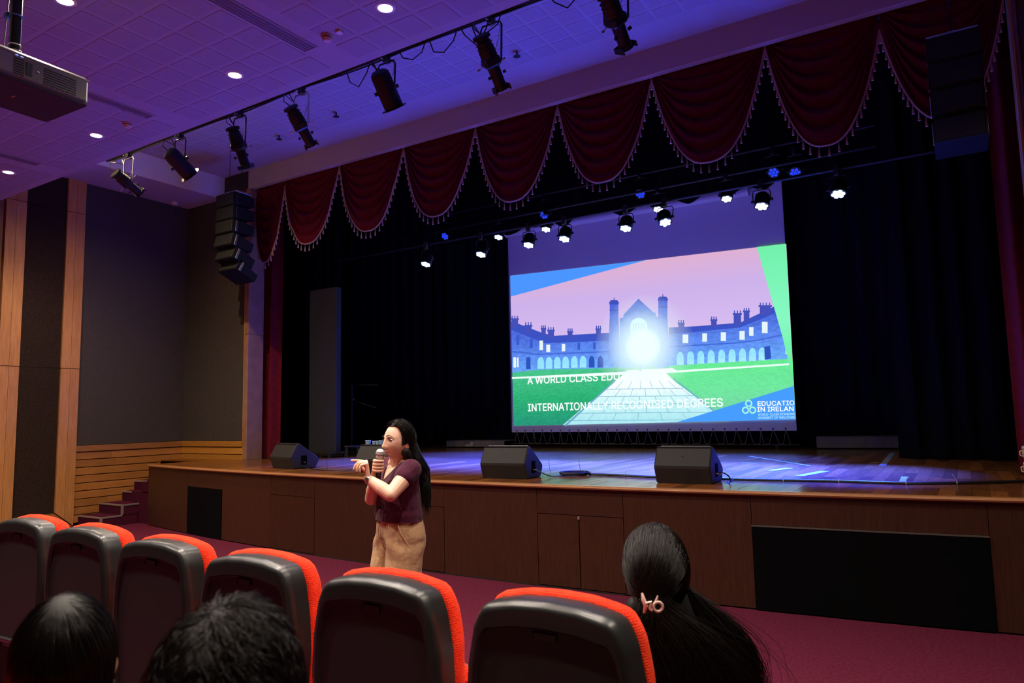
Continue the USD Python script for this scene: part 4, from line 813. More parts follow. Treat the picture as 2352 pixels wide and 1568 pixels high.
def make_seat(label, loc, rz, down=False):
    t = thing('auditorium_seat', label, 'seat', loc, rz, group=None)
    inn = inset(OL, .030); inn[:, 1] -= .034 * np.clip((OL[:, 1] - .95) / .15, 0, 1)
    obj('back_shell', rings([(OL, .092), (OL, .035), (inset(OL, .004), .016), (inset(OL, .013), .005), (inset(OL, .024), .0), (inn, .0), (inset(inn, .007), .010)], True, False), m_shell, t, smooth=40)
    obj('back_panel', rings([(inset(inn, .0065), .0105), (inset(inn, .012), .0125)], False, True), m_shellin, t, smooth=40)
    obj('number_plate', join(box(-.036, .036, .0055, .0105, 1.036, 1.0385, .0005), box(-.036, -.0345, .007, .0125, 1.018, 1.038), box(.0345, .036, .007, .0125, 1.018, 1.038), box(-.0345, .0345, .009, .0128, 1.018, 1.037)), m_shell, t)
    C = OL.copy(); C[:, 0] *= 1.0; up = np.clip((C[:, 1] - .7) / .4, 0, 1)
    rr = [(inset(C, .010), .080), (inset(C, -.004), .100), (inset(C, -.006), .122), (inset(C, .004), .148), (inset(C, .020), .168), (inset(C, .045), .182), (inset(C, .085), .190), (inset(C, .15), .193)]
    L = []
    for o_, y in rr:
        q = o_.copy(); q[:, 1] += .006 * up; L.append((q, y + .012 * np.exp(-((o_[:, 1] - .98) / .1) ** 2) - .03 * np.exp(-((o_[:, 1] - .5) / .1) ** 2)))
    obj('back_cushion', rings(L), m_seat, t, smooth=60)
    sm = np.linspace(-.20, .20, 26); obj('cushion_seam', tube([(x, .197 - .35 * x * x * 2.2 + .008, .90 + .012 * math.cos(x * 9)) for x in sm], .003, 5), m_seat, t)
    # folded seat pan, arm rests and pedestal, below the frame of the photograph
    obj('seat_pan', box(-.23, .23, .20, .66, .32, .425, .03) if down else box(-.23, .23, .19, .29, .42, .82, .04), m_seat, t); obj('pan_shell', box(-.22, .22, .2, .64, .30, .325, .01) if down else box(-.22, .22, .285, .31, .43, .80, .012), m_shell, t)
    for s in (-1, 1): obj('arm_rest', join(box(s * .285 - .022, s * .285 + .022, .02, .29, .60, .635, .01), box(s * .285 - .015, s * .285 + .015, .06, .20, .02, .605, .006)), m_shell, t)
    obj('pedestal', join(box(-.27, .27, .08, .16, .40, .46, .01), box(-.29, .29, .03, .24, .0, .03, .008)), m_mblack, t)
    return t
SN = ['red and black auditorium seat closest to the camera, beside the long haired girl', 'second red and black auditorium seat from the girl, overlapping the standing woman', 'third red and black auditorium seat from the girl, behind the dark wavy head', 'fourth red and black auditorium seat from the girl, between the two dark heads', 'fifth red and black auditorium seat from the girl, behind the smooth dark head', 'red and black auditorium seat furthest left, cut by the picture edge']
SP = [(-.992, 1.70, 1), (-1.615, 1.70, 1.5), (-2.295, 1.75, 2), (-2.975, 1.80, 2.5), (-3.68, 1.85, 3), (-4.36, 1.885, 3)]
seat0 = make_seat(SN[0], (SP[0][0], SP[0][1], 0), SP[0][2])
for k in range(1, 6): dup(seat0, SN[k], (SP[k][0], SP[k][1], 0), SP[k][2])
seat6 = make_seat('red auditorium seat below the picture carrying the person with smooth dark hair', (-1.49, .36, 0), 4, True); dup(seat6, 'red auditorium seat below the picture carrying the person with wavy dark hair', (-.84, .26, 0), 2)

# ------------------------------------------------------------------ people
m_skin = mat_('skin', {'p': ('principled_bsdf', dict(base_color=(.74, .44, .32), roughness=.45, subsurface_weight=.15, subsurface_radius=(1, .35, .2), subsurface_scale=.006, specular_ior_level=.4))}, [])
m_skind = plain('skin_dark', (.30, .14, .085), .5)
def hairm(name, mel, rough): return mat_(name, {'p': ('principled_bsdf', dict(base_color=(.005 / mel ** 3, .0035 / mel, .003), roughness=rough + .06, specular_ior_level=.20))}, [])
m_hair = hairm('black_hair', .97, .26)
m_hairb = hairm('brown_black_hair', .94, .28)
m_scalp = plain('hair_mass', (.006, .0045, .004), .6, spec=.3)
m_lip = plain('lips', (.42, .11, .10), .4); m_eye = plain('eye_white', (.75, .72, .70), .2); m_iris = plain('iris', (.02, .01, .008), .15)
def head_mesh(sub=5, s=1.0):
    m = trimesh.creation.icosphere(sub, 1.0); d = m.vertices; x, y, z = d.T
    V = np.c_[x * .074, y * .093, z * .114]; low = np.clip(-z, 0, 1)
    V[:, 0] *= 1 - .30 * low ** 1.6; V[:, 1] = np.where(V[:, 1] < 0, V[:, 1] * (1 - .25 * low ** 1.3), V[:, 1] * (1 - .06 * low)); V[:, 1] -= np.where(z < 0, 0, .004 * z)
    X, Z = V[:, 0], V[:, 2]; fr = np.clip(y, 0, 1) ** .6; gg = lambda cx, cz, sx, sz: np.exp(-((X - cx) / sx) ** 2 - ((Z - cz) / sz) ** 2)
    dy = .020 * gg(0, -.026, .0115, .012) + .013 * gg(0, -.012, .009, .02) + .006 * gg(0, .008, .008, .015) + .006 * (gg(.013, -.030, .007, .007) + gg(-.013, -.030, .007, .007))
    dy += -.011 * (gg(.031, .010, .016, .011) + gg(-.031, .010, .016, .011)) + .004 * (gg(.03, .027, .02, .007) + gg(-.03, .027, .02, .007)) + .005 * (gg(.038, -.025, .018, .02) + gg(-.038, -.025, .018, .02))
    dy += .007 * gg(0, -.052, .022, .006) + .007 * gg(0, -.064, .018, .006) - .005 * gg(0, -.058, .024, .0025) - .004 * gg(0, -.076, .02, .006) + .010 * gg(0, -.094, .02, .014)
    V[:, 1] += dy * fr; m.vertices = V * s; return m
def frame(F, tilt=0.0, roll=0.0):
    F = A([F[0], F[1], 0.0]); F /= np.linalg.norm(F); L = A([-F[1], F[0], 0]); U = A([0, 0, 1.0])
    c, s = math.cos(math.radians(tilt)), math.sin(math.radians(tilt)); F, U = F * c + U * s, U * c - F * s
    c, s = math.cos(math.radians(roll)), math.sin(math.radians(roll)); L, U = L * c + U * s, U * c - L * s
    return L, F, U
def place(m, C, fr):                                   # head local: x = left of the person, y = forward, z = up
    L, F, U = fr; m = m.copy(); v = m.vertices; m.vertices = C + v[:, :1] * L + v[:, 1:2] * F + v[:, 2:] * U; m.invert(); return m
def ear(s):
    e = ball((0, 0, 0), 1, 3, (.008, .019, .031)); v = e.vertices; v[:, 0] += .006 * np.exp(-((v[:, 1]) / .012) ** 2 - ((v[:, 2]) / .018) ** 2) * -1; e.vertices = v
    e.apply_transform(trimesh.transformations.rotation_matrix(s * .35, (0, 0, 1))); e.apply_translation((s * .074, -.008, -.012)); return e
def man(m): return m3.Manifold(m3.Mesh(A(m.vertices, np.float32), A(m.faces, np.uint32)))
def face_parts(C, fr, parent):
    for s in (-1, 1):
        obj('eyeball', place(ball((s * .031, .0700, .010), .0118, 3), C, fr), m_eye, parent); obj('iris', place(ball((s * .031, .0757, .010), .0070, 2), C, fr), m_iris, parent)
        obj('eyelid', place(tube([(s * .031 + q * .016, .0885 - .0035 * q * q * 2 - abs(q) * .004, .0145 - .005 * q * q) for q in np.linspace(-1, 1, 9)], .0022, 6), C, fr), m_scalp, parent)
        obj('eyebrow', place(tube([(s * (.012 + .040 * q), .0935 - .018 * q * q, .0325 + .006 * math.sin(q * 2.4) - .006 * q * q) for q in np.linspace(0, 1, 9)], [.002, .003, .0032, .0032, .003, .0028, .0024, .0018, .001], 6), C, fr), m_scalp, parent)
    obj('lips', place(join(tube([(q * .023, .0955 - .010 * q * q, -.0525 + .002 * q * q - .0012 * math.exp(-(q * 5) ** 2)) for q in np.linspace(-1, 1, 13)], [.001, .003, .004, .0045, .0048, .005, .0045, .005, .0048, .0045, .004, .003, .001], 7), tube([(q * .020, .0945 - .010 * q * q, -.0645 + .004 * q * q) for q in np.linspace(-1, 1, 11)], [.001, .004, .005, .0056, .006, .006, .006, .0056, .005, .004, .001], 7)), C, fr), m_lip, parent)
    obj('teeth', place(tube([(q * .014, .0935 - .007 * q * q, -.0582) for q in np.linspace(-1, 1, 7)], .0022, 6), C, fr), m_eye, parent)
def curves(name, strands, w, m, parent):
    pp = path_of(parent); g = UsdGeom.BasisCurves.Define(stage, f'{pp}/{numbered(name, pp)}')
    g.CreateTypeAttr('linear'); g.CreatePointsAttr(Vt.Vec3fArray.FromNumpy(np.concatenate(strands).astype(np.float32)))
    g.CreateCurveVertexCountsAttr(Vt.IntArray([len(s) for s in strands]))
    n = sum(len(s) for s in strands); ww = np.concatenate([w * np.linspace(1, .45, len(s)) for s in strands]).astype(np.float32)
    g.CreateWidthsAttr(Vt.FloatArray.FromNumpy(ww)); g.SetWidthsInterpolation('vertex')
    UsdShade.MaterialBindingAPI.Apply(g.GetPrim()).Bind(m); return g.GetPrim()
def hand_bones(W, fwd, nrm, side, curls, s=1.0, thumb=.5):
    W, fwd, nrm, side = map(lambda v: A(v, float), (W, fwd, nrm, side)); fwd /= np.linalg.norm(fwd); nrm -= fwd * (nrm @ fwd); nrm /= np.linalg.norm(nrm); side = side - fwd * (side @ fwd) - nrm * (side @ nrm); side /= np.linalg.norm(side)
    off = (.027, .009, -.009, -.026); kl = (.084, .088, .083, .074); ln = ((.041, .025, .020), (.045, .029, .021), (.041, .027, .020), (.033, .020, .018)); B = []; K = [W + fwd * kl[k] * s + side * off[k] * s for k in range(4)]
    for k in range(4): B.append([(W + side * off[k] * .55 * s, .014 * s), (K[k], .0105 * s)])
    for k in range(3): B.append([(W + side * off[k] * .5 * s, .013 * s), (K[k], .010 * s), (K[k + 1], .010 * s)])
    for k in range(4):
        p = K[k]; a = 0
        for i in range(3):
            a += math.radians(curls[k][i]); q = p + (fwd * math.cos(a) + nrm * math.sin(a)) * ln[k][i] * s; B.append([(p, (.0092 - .0008 * i) * s), (q, (.0086 - .0010 * i) * s)]); p = q
    t0 = W + fwd * .022 * s + side * .022 * s; t1 = t0 + (side * .6 + fwd * .6 + nrm * thumb) * .040 * s; t2 = t1 + (side * .15 + fwd * .85 + nrm * thumb) * .030 * s; t3 = t2 + (fwd * .9 + nrm * thumb) * .022 * s
    B += [[(t0, .013 * s), (t1, .0105 * s)], [(t1, .0105 * s), (t2, .0092 * s)], [(t2, .0092 * s), (t3, .0078 * s)]]
    return B

# --- the standing speaker
WB = deep(917, 1187, 4.17); WB = A([WB[0], WB[1], 0]); wF = A([-.45, -.893, 0]); wL = A([.893, -.45, 0])
def wp(f, l, z): return WB + wF * f + wL * l + A([0, 0, z])
woman = thing('person', 'woman in a dark plum top and tan trousers standing and speaking into a microphone', 'person', WB)
def wo(name, m, mt, **kw): m = m.copy(); m.apply_translation(-WB); return obj(name, m, mt, woman, **kw)
HC = deep(916, 1013, 4.15); hfr = frame(-RT * .74 - FW * .70, -1, 0)
SLft, SRgt = wp(-.005, .160, 1.315), wp(-.005, -.160, 1.315)
EL, WLft = deep(897, 1136, 3.92), deep(845, 1099, 3.99); ER = deep(852, 1146, 4.17)
MA, MB = deep(868, 1112, 4.055), deep(873.5, 1037, 4.045)            # microphone axis
mx = (MB - MA) / np.linalg.norm(MB - MA); tc = A([-FW[0], -FW[1], 0]); tc /= np.linalg.norm(tc); GR = MA + mx * .085
WR = GR - RT * .030 - tc * .012 - A([0, 0, .055])
bones = [[(wp(0, s * .075, 1.0), .105) for s in (-1, 1)] + [(wp(0, s * .07, 1.09), .085) for s in (-1, 1)], [(wp(0, s * .07, 1.09), .085) for s in (-1, 1)] + [(wp(.012, s * .085, 1.22), .088) for s in (-1, 1)], [(wp(.012, s * .085, 1.22), .088) for s in (-1, 1)] + [(wp(-.01, s * .12, 1.315), .05) for s in (-1, 1)],
         [(wp(.045, s * .065, 1.205), .068) for s in (-1, 1)], [(wp(-.012, 0, 1.34), .055), (wp(.018, 0, 1.43), .050)], [(wp(-.01, .10, 1.335), .045), (wp(-.01, -.10, 1.335), .045), (wp(-.008, 0, 1.375), .05)],
         [(SLft, .052), (SLft * .45 + EL * .55, .046)], [(SLft * .45 + EL * .55, .046), (EL, .038)], [(EL, .038), (EL * .62 + WLft * .38, .039)], [(EL * .62 + WLft * .38, .039), (WLft, .0245)],
         [(SRgt, .050), (SRgt * .45 + ER * .55, .044)], [(SRgt * .45 + ER * .55, .044), (ER, .036)], [(ER, .036), (ER * .6 + WR * .4, .036)], [(ER * .6 + WR * .4, .036), (WR, .024)]]
for s in (-1, 1): bones += [[(wp(.0, s * .085, .92), .09), (wp(.015, s * .09, .50), .055)], [(wp(.015, s * .09, .5), .055), (wp(-.01, s * .095, .10), .036)], [(wp(-.02, s * .095, .05), .034), (wp(.12, s * .105, .035), .026)]]
bones += hand_bones(WLft + A([0, 0, .012]), A([0, 0, 1.0]) - RT * .10, -RT + tc * .25, -tc * .9 - RT * .2, [(72, 6, 6), (88, 42, 26), (92, 50, 30), (96, 52, 30)], .95, .55)
# right hand closed round the microphone: four fingers wrap from its left over the side towards the camera
fz = (.118, .099, .080, .062)
for k in range(4):
    c = MA + mx * (fz[k] + .018); arc = [c + (RT * math.cos(math.radians(a)) + tc * math.sin(math.radians(a))) * (.027 + .004 * (a > 150)) for a in (200, 158, 116, 74, 36)]
    for i in range(4): bones.append([(arc[i], .0098 - .0007 * i), (arc[i + 1], .0094 - .0007 * i)])
    bones.append([(arc[0], .0105), (WR + A([0, 0, .012 - .006 * k]) - RT * .004, .013)])
th0 = WR + A([0, 0, .03]) - tc * .012; th1 = MA + mx * .125 - tc * .025 - RT * .006; th2 = MA + mx * .150 + RT * .020 - tc * .014; bones += [[(th0, .013), (th1, .0105)], [(th1, .0105), (th2, .0085)]]
hm = place(head_mesh(), HC, hfr); extra = [man(hm)] + [man(place(ear(s), HC, hfr)) for s in (-1, 1)]
wo('body', hullbody(bones, .006, 5, extra), m_skin, smooth=True)
class Off:                                             # face pieces are made in world space; shift to the person's frame
    pass
face_parts(HC - WB, hfr, woman)
m_top = plain('plum_cloth', (.060, .006, .026), .8, sheen=.12, noise=.15, nscale=12, bump=.35, bscale=22, bdist=.02, spec=.15); m_tan = plain('tan_cloth', (.47, .29, .155), .8, sheen=.08, bump=.35, bscale=14, bdist=.03, spec=.15)
tb = [[(wp(0, s * .078, 1.075), .105) for s in (-1, 1)] + [(wp(.012, s * .085, 1.22), .100) for s in (-1, 1)], [(wp(.012, s * .085, 1.22), .100) for s in (-1, 1)] + [(wp(-.01, s * .125, 1.318), .058) for s in (-1, 1)], [(wp(.05, s * .065, 1.20), .078) for s in (-1, 1)] + [(wp(.01, s * .08, 1.10), .10) for s in (-1, 1)],
      [(SLft + A([0, 0, .006]), .063), (SLft * .72 + EL * .28 + A([0, 0, .006]), .060)], [(SRgt + A([0, 0, .006]), .063), (SRgt * .72 + ER * .28 + A([0, 0, .006]), .058)], [(wp(-.012, s * .07, 1.35), .050) for s in (-1, 1)]]
tm_ = hullbody(tb, .008, 6); v = tm_.vertices - WB; f_, l_, z_ = v @ wF, v @ wL, v[:, 2]
fold = meshkit.fbm(np.c_[f_ * 9 + z_ * 4, l_ * 9, z_ * 7]) - .5
tm_.vertices += tm_.vertex_normals * (fold * .016 * np.clip((1.33 - z_) / .1, 0, 1))[:, None]
cen = tm_.triangles_center - WB; cf, cl, cz = cen @ wF, cen @ wL, cen[:, 2]
cut = ((cf > .0) & (cz > 1.255 + np.abs(cl) * 1.05)) | ((np.hypot(cl / .085, (cf + .005) / .075) < 1) & (cz > 1.34)) | (cz < 1.045)
tm_.update_faces(~cut); tm_.remove_unreferenced_vertices(); wo('plum_top', tm_, m_top, smooth=True)
bd = []
for a in np.linspace(0, 2 * np.pi, 64, endpoint=False):
    ca, sa = math.cos(a), math.sin(a); bd.append([wp(.118 * np.sign(ca) * abs(ca) ** .9 * .93 + .004, .182 * sa, z) + (wF * ca + wL * sa) * (.012 + .002 * math.sin(9 * a) + (.004 if 1 < j < 4 else 0)) for j, z in enumerate((1.030, 1.042, 1.058, 1.074, 1.090, 1.10))])
wo('waistband', grid(A(bd), True), m_top, label='ribbed hem band of the plum top', smooth=True)
pb = [[(wp(.0, s * .072, 1.045), .104) for s in (-1, 1)] + [(wp(-.008, s * .078, .935), .118) for s in (-1, 1)]]
for s in (-1, 1):
    o_ = .0 if s > 0 else .02
    pb += [[(wp(-.008, s * .078, .935), .118), (wp(.012 + o_, s * .086, .76), .106)], [(wp(.012 + o_, s * .086, .76), .106), (wp(.02 + o_, s * .092, .48), .098)], [(wp(.02 + o_, s * .092, .48), .098), (wp(.0 + o_, s * .10, .09), .105)]]
pm = hullbody(pb, .009, 6); v = pm.vertices - WB; f_, l_, z_ = v @ wF, v @ wL, v[:, 2]
fold = (meshkit.fbm(np.c_[f_ * 7, l_ * 7, z_ * 3.5]) - .5) * .020 + .006 * np.sin(40 * z_ + 30 * np.abs(l_)) * np.exp(-((z_ - .90) / .05) ** 2) - .010 * np.exp(-(l_ / .012) ** 2) * (z_ < 1.04) * (f_ > 0)
pm.vertices += pm.vertex_normals * fold[:, None]; v = pm.vertices; v[:, 2] = np.maximum(v[:, 2], .045); pm.vertices = v; wo('trousers', pm, m_tan, smooth=True)
pk = [wp(f, l, z) for f, l, z in ((.075, .165, 1.02), (.065, .183, .975), (.040, .197, .93), (.03, .2, .915))]; wo('pocket_seam', tube(pk, .0035, 6), m_tan)
wo('fly_seam', tube([wp(.105, -.03, 1.03), wp(.118, -.028, .98), wp(.118, -.02, .93), wp(.10, -.005, .895)], .003, 6), m_tan)
for s in (-1, 1): wo('shoe', hullbody([[(wp(-.05, s * .10, .035), .036), (wp(.10, s * .108, .032), .036)], [(wp(.10, s * .108, .032), .036), (wp(.165, s * .11, .026), .026)]], .01, 4), m_black)
wd = (WLft - EL) / np.linalg.norm(WLft - EL); wc = WLft - wd * .012
wo('watch_band', orient(lathe([(.0262, -.007), (.0285, -.006), (.0285, .006), (.0262, .007)], 26), wc, wd), m_steel, label='silver link watch'); tn = tc - wd * (tc @ wd); tn = tn / np.linalg.norm(tn) * .85 - RT * .3 + A([0, 0, .2]); tn -= wd * (tn @ wd); tn /= np.linalg.norm(tn)
wo('watch_case', orient(lathe([(.0, 0), (.013, 0), (.013, .005), (.0105, .0065), (.0, .0065)], 20), wc + tn * .0265, tn), m_steel)
wo('necklace', tube([wp(.075 * math.cos(a) - .005 + .006, .072 * math.sin(a), 1.372 - .045 * max(0, math.cos(a))) for a in np.linspace(-1.5, 1.5, 24)], .0012, 5), m_steel)
hr = np.random.default_rng(11)
def scalp_strands(n, C, fr, rad, part, front, fall, wave, seed, spread, zend, back=.0, wid=.0):
    """Strands from a parting line: each runs over the skull to its side and back, then hangs to zend."""
    r = np.random.default_rng(seed); L, F, U = fr; out = []
    for i in range(n):
        az = r.uniform(-math.pi, math.pi); az0 = az; el = math.acos(r.uniform(-.30, 1.0))
        x, y, z = math.sin(el) * math.sin(az), math.sin(el) * math.cos(az), math.cos(el)
        if y > front(x, z): continue
        thick = r.uniform(0.0, 1.0); P = []; d = A([x, y, z]); k = rad * (1 + .05 + .14 * thick)
        side = 1 if x > part else -1; tgt = A([side * (.88 + .2 * r.random()), -.25 - .45 * r.random(), -.38]); tgt /= np.linalg.norm(tgt)
        if abs(x) < .5 and y < -.2: tgt = A([x * 1.6, -.95, -.3]); tgt /= np.linalg.norm(tgt)
        ang = math.acos(np.clip(d @ tgt, -1, 1)); m_ = 7
        for q in np.linspace(0, 1, m_):
            sv = d if ang < 1e-3 else (math.sin((1 - q) * ang) * d + math.sin(q * ang) * tgt) / math.sin(ang)
            P.append(C + (L * sv[0] * k[0] + F * sv[1] * k[1] + U * sv[2] * k[2]))
        p = P[-1]; ze = zend + r.normal(0, .05); out_dir = L * tgt[0] * spread[0] - F * spread[1] * (.4 + thick); ph = r.uniform(0, 1.2) + 3 * side; steps = 12
        for j in range(1, steps + 1):
            t = j / steps; w = wave * math.sin(ph + t * 9 + thick) * t
            P.append(p + out_dir * (1 - (1 - t) ** 2) + A([0, 0, (ze - p[2]) * t]) + L * w + F * (w * .6 + back * t))
        out.append(A(P) + r.normal(0, .0012, 3))
    return out
strs = scalp_strands(3600, HC - WB, hfr, A([.074, .094, .112]), .12, lambda x, z: .42 + .35 * (1 - abs(x)) * 0 - (z < .15) * .62 - (z < .45) * .28 + (z > .8) * .5, 0, .011, 5, (.030, .020), 1.17, -.01)
for s in strs:                                         # the hair on the right side lies behind the shoulder
    lv = (s - A([0, 0, 0])) @ wL; bk = np.clip((1.42 - s[:, 2]) / .1, 0, 1); s += (-wF[None, :] * .040 * bk[:, None] + wL[None, :] * (.015 * bk * (lv > -.02) + .07 * bk * (lv <= -.02))[:, None])
curves('hair', strs, .0024, m_hair, woman)
cap = head_mesh(4, 1.035); cv = cap.triangles_center; cap.update_faces(~((cv[:, 1] > .028 + .30 * np.clip(cv[:, 2] - .055, 0, 1)) & (cv[:, 2] < .088)) & ~((cv[:, 2] < -.02) & (cv[:, 1] > -.02))); cap.remove_unreferenced_vertices(); obj('hair_mass', place(cap, HC - WB, hfr), m_scalp, woman, smooth=True)
obj('hair_mass', hullbody([[(HC - WB - hfr[1] * .035 + A([0, 0, -.02]), .075), (wp(-.080, .05, 1.34) - WB, .060)], [(wp(-.080, .05, 1.34) - WB, .060), (wp(-.105, .085, 1.18) - WB, .040)], [(HC - WB + hfr[0] * .055 - hfr[1] * .01 + A([0, 0, -.06]), .030), (wp(-.05, .10, 1.36) - WB, .035)]], .012, 6), m_scalp, woman, smooth=True)
# microphone in her hand
mic = thing('microphone', 'black handheld microphone with silver ball held by the standing woman', 'microphone', MA)
obj('handle', orient(lathe([(.010, -.05), (.0115, -.048), (.0125, .0), (.0165, .13), (.0175, .145), (.015, .15)], 20), (0, 0, 0), mx), m_black, mic)
obj('grille_ball', orient(lathe([(.016, .148), (.0225, .152), (.0262, .165), (.0262, .176), (.0225, .192), (.014, .201), (.002, .204)], 24), (0, 0, 0), mx), plain('mic_grille', (.62, .60, .58), .38, metal=.6, bump=.5, bscale=700, bdist=.002), mic)
obj('grille_band', orient(lathe([(.0262, .166), (.0272, .168), (.0272, .173), (.0262, .175)], 24), (0, 0, 0), mx), m_steel, mic); obj('collar', orient(lathe([(.0165, .143), (.0195, .146), (.0195, .151), (.017, .153)], 20), (0, 0, 0), mx), m_mblack, mic)

# --- seated people
def seated(label, X, Y, Fd, hz, skin, topc, trc, headF, tilt=0.0, roll=0.0, lean=.0, hx=0.0, ref=.010, fwd=0.0):
    F = A([Fd[0], Fd[1], 0.0]); F /= np.linalg.norm(F); L = A([-F[1], F[0], 0]); B = A([X, Y, 0.0]) - F * (.05 - fwd)
    p = lambda f, l, z: F * f + L * l + A([0, 0, z])
    t = thing('person', label, 'person', B); nz = hz - .225; C = p(.05 - fwd + lean, hx, hz); fr = frame(headF, tilt, roll)
    S = [p(.0 + lean * .8, s * .165, nz - .075) for s in (-1, 1)]; E = [p(.12 + lean, s * .215, nz - .33) for s in (-1, 1)]; Wr = [p(.36, s * .10, .60) for s in (-1, 1)]
    core = [[(p(.02, s * .08, .53), .10) for s in (-1, 1)] + [(p(.0, s * .07, .72), .095) for s in (-1, 1)], [(p(.0, s * .07, .72), .095) for s in (-1, 1)] + [(p(.01 + lean * .7, s * .09, nz - .17), .09) for s in (-1, 1)], [(p(.01 + lean * .7, s * .09, nz - .17), .09) for s in (-1, 1)] + [(p(lean * .8, s * .13, nz - .075), .05) for s in (-1, 1)]]
    b = list(core) + [[(p(lean * .8 - .01, 0, nz - .05), .055), (C - fr[1] * .02 - fr[2] * .06, .052)]]
    for k, s in enumerate((-1, 1)):
        b += [[(S[k], .05), (E[k], .038)], [(E[k], .038), (Wr[k], .025)], [(p(.04, s * .09, .52), .09), (p(.44, s * .10, .52), .06)], [(p(.44, s * .10, .52), .06), (p(.40, s * .10, .10), .038)], [(p(.38, s * .10, .05), .035), (p(.54, s * .11, .035), .026)]]
        b += hand_bones(Wr[k], F * .9 - A([0, 0, .25]), A([0, 0, -1.0]), -L * s, [(20, 20, 12)] * 4, .92, .2)
    ex = [man(place(head_mesh(4), C, fr))] + [man(place(ear(s), C, fr)) for s in (-1, 1)]
    obj('body', hullbody(b, ref, 4, ex), skin, t, smooth=True)
    tb = [[(c, r + .010) for c, r in q] for q in core] + [[(S[k], .062), (S[k] * .35 + E[k] * .65, .056)] for k in (0, 1)]
    g = hullbody(tb, .014, 5); cz = g.triangles_center; g.update_faces(~((np.hypot(*(cz - p(lean * .8 - .01, 0, 0))[:, :2].T) < .065) & (cz[:, 2] > nz - .06))); obj('shirt', g, topc, t, smooth=True)
    tr = []
    for s in (-1, 1): tr += [[(p(.02, s * .085, .52), .105), (p(.44, s * .10, .52), .075)], [(p(.44, s * .10, .52), .075), (p(.40, s * .10, .10), .055)]]
    obj('trousers', hullbody(tr, .016, 5), trc, t, smooth=True)
    for s in (-1, 1): obj('shoe', hullbody([[(p(.36, s * .10, .04), .038), (p(.50, s * .108, .036), .036)], [(p(.50, s * .108, .036), .036), (p(.56, s * .11, .03), .026)]], .014, 3), m_black, t)
    face_parts(C, fr, t)
    return t, C, fr
def skull_strands(n, C, fr, rad, crown, tmax, seed, wave=.004, lift=.10, messy=.003, keep=None, curl=1.0):
    """Short hair: strands start all over the scalp and lie along it, away from the crown."""
    r = np.random.default_rng(seed); L, F, U = fr; crown = A(crown, float) / np.linalg.norm(crown); e1 = np.cross(crown, (1, 0, .2)); e1 /= np.linalg.norm(e1); e2 = np.cross(crown, e1); out = []
    for i in range(n):
        ph = r.uniform(0, 2 * math.pi); th = math.acos(r.uniform(-.35, 1.0)); ln = r.uniform(.5, 1.0) * tmax; lf = lift * r.uniform(.35, 1.0); P = []; pw = r.uniform(0, 1) + 2 * math.sin(ph * 3)
        for q in np.linspace(0, 1, 9):
            a = th + ln * q; b = ph + wave * 8 * math.sin(pw + q * 5 * curl) * q
            s = crown * math.cos(a) + (e1 * math.cos(b) + e2 * math.sin(b)) * math.sin(a); k = rad * (1 + .03 + lf * (q * (1.6 - q)) ** .7 + wave * math.sin(pw * 2 + q * 7 * curl))
            P.append(L * s[0] * k[0] + F * s[1] * k[1] + U * s[2] * k[2])
        d0 = crown * math.cos(th) + (e1 * math.cos(ph) + e2 * math.sin(ph)) * math.sin(th)
        if keep is not None and not keep(d0): continue
        out.append(C + A(P) + r.normal(0, messy, 3))
    return out
dark_shirt = plain('dark_shirt', (.02, .02, .025), .85); dark_trs = plain('dark_trousers', (.015, .016, .02), .85)
def hair_cap(C, fr, s, parent, low=-.075, fy=.045):
    cap = head_mesh(4, s); cv = cap.triangles_center; cap.update_faces(~(((cv[:, 1] > fy) & (cv[:, 2] < .06)) | (cv[:, 2] < low) | ((cv[:, 2] < -.03) & (cv[:, 1] > -.01)))); cap.remove_unreferenced_vertices(); obj('hair_mass', place(cap, C, fr), m_scalp, parent, smooth=True)
keepf = lambda d: not (d[1] > .35 and d[2] < .45) and not (d[2] < -.1 and d[1] > -.1)
h1 = deep(165, 1366, 1.3); t1, C1, fr1 = seated('person with smooth dark hair seen from behind at the lower left', h1[0] - .02, h1[1], (-.25, .97), h1[2] - .122, m_skind, dark_shirt, dark_trs, (-.86, .5), 3, 0, 0)
hair_cap(C1, fr1, 1.07, t1); curves('hair', skull_strands(7500, C1, fr1, A([.080, .100, .116]), (.1, -.25, 1), .95, 21, .002, .06, .001, keepf, .4), .0013, m_hair, t1)
obj('earring', place(ball((-.079, -.004, -.046), .004, 2), C1, fr1), m_steel, t1)
h2 = deep(535, 1374, .97); t2, C2, fr2 = seated('person with wavy dark hair seen from behind, in front of the third seat', h2[0] + .0, h2[1] - .01, (-.2, .98), h2[2] - .132, m_skind, dark_shirt, dark_trs, (-.7, .72), 0, 6, 0)
hair_cap(C2, fr2, 1.10, t2); curves('hair', skull_strands(9000, C2, fr2, A([.088, .106, .120]), (.25, -.15, 1), .75, 22, .022, .17, .003, keepf, 1.0), .0013, m_hairb, t2)
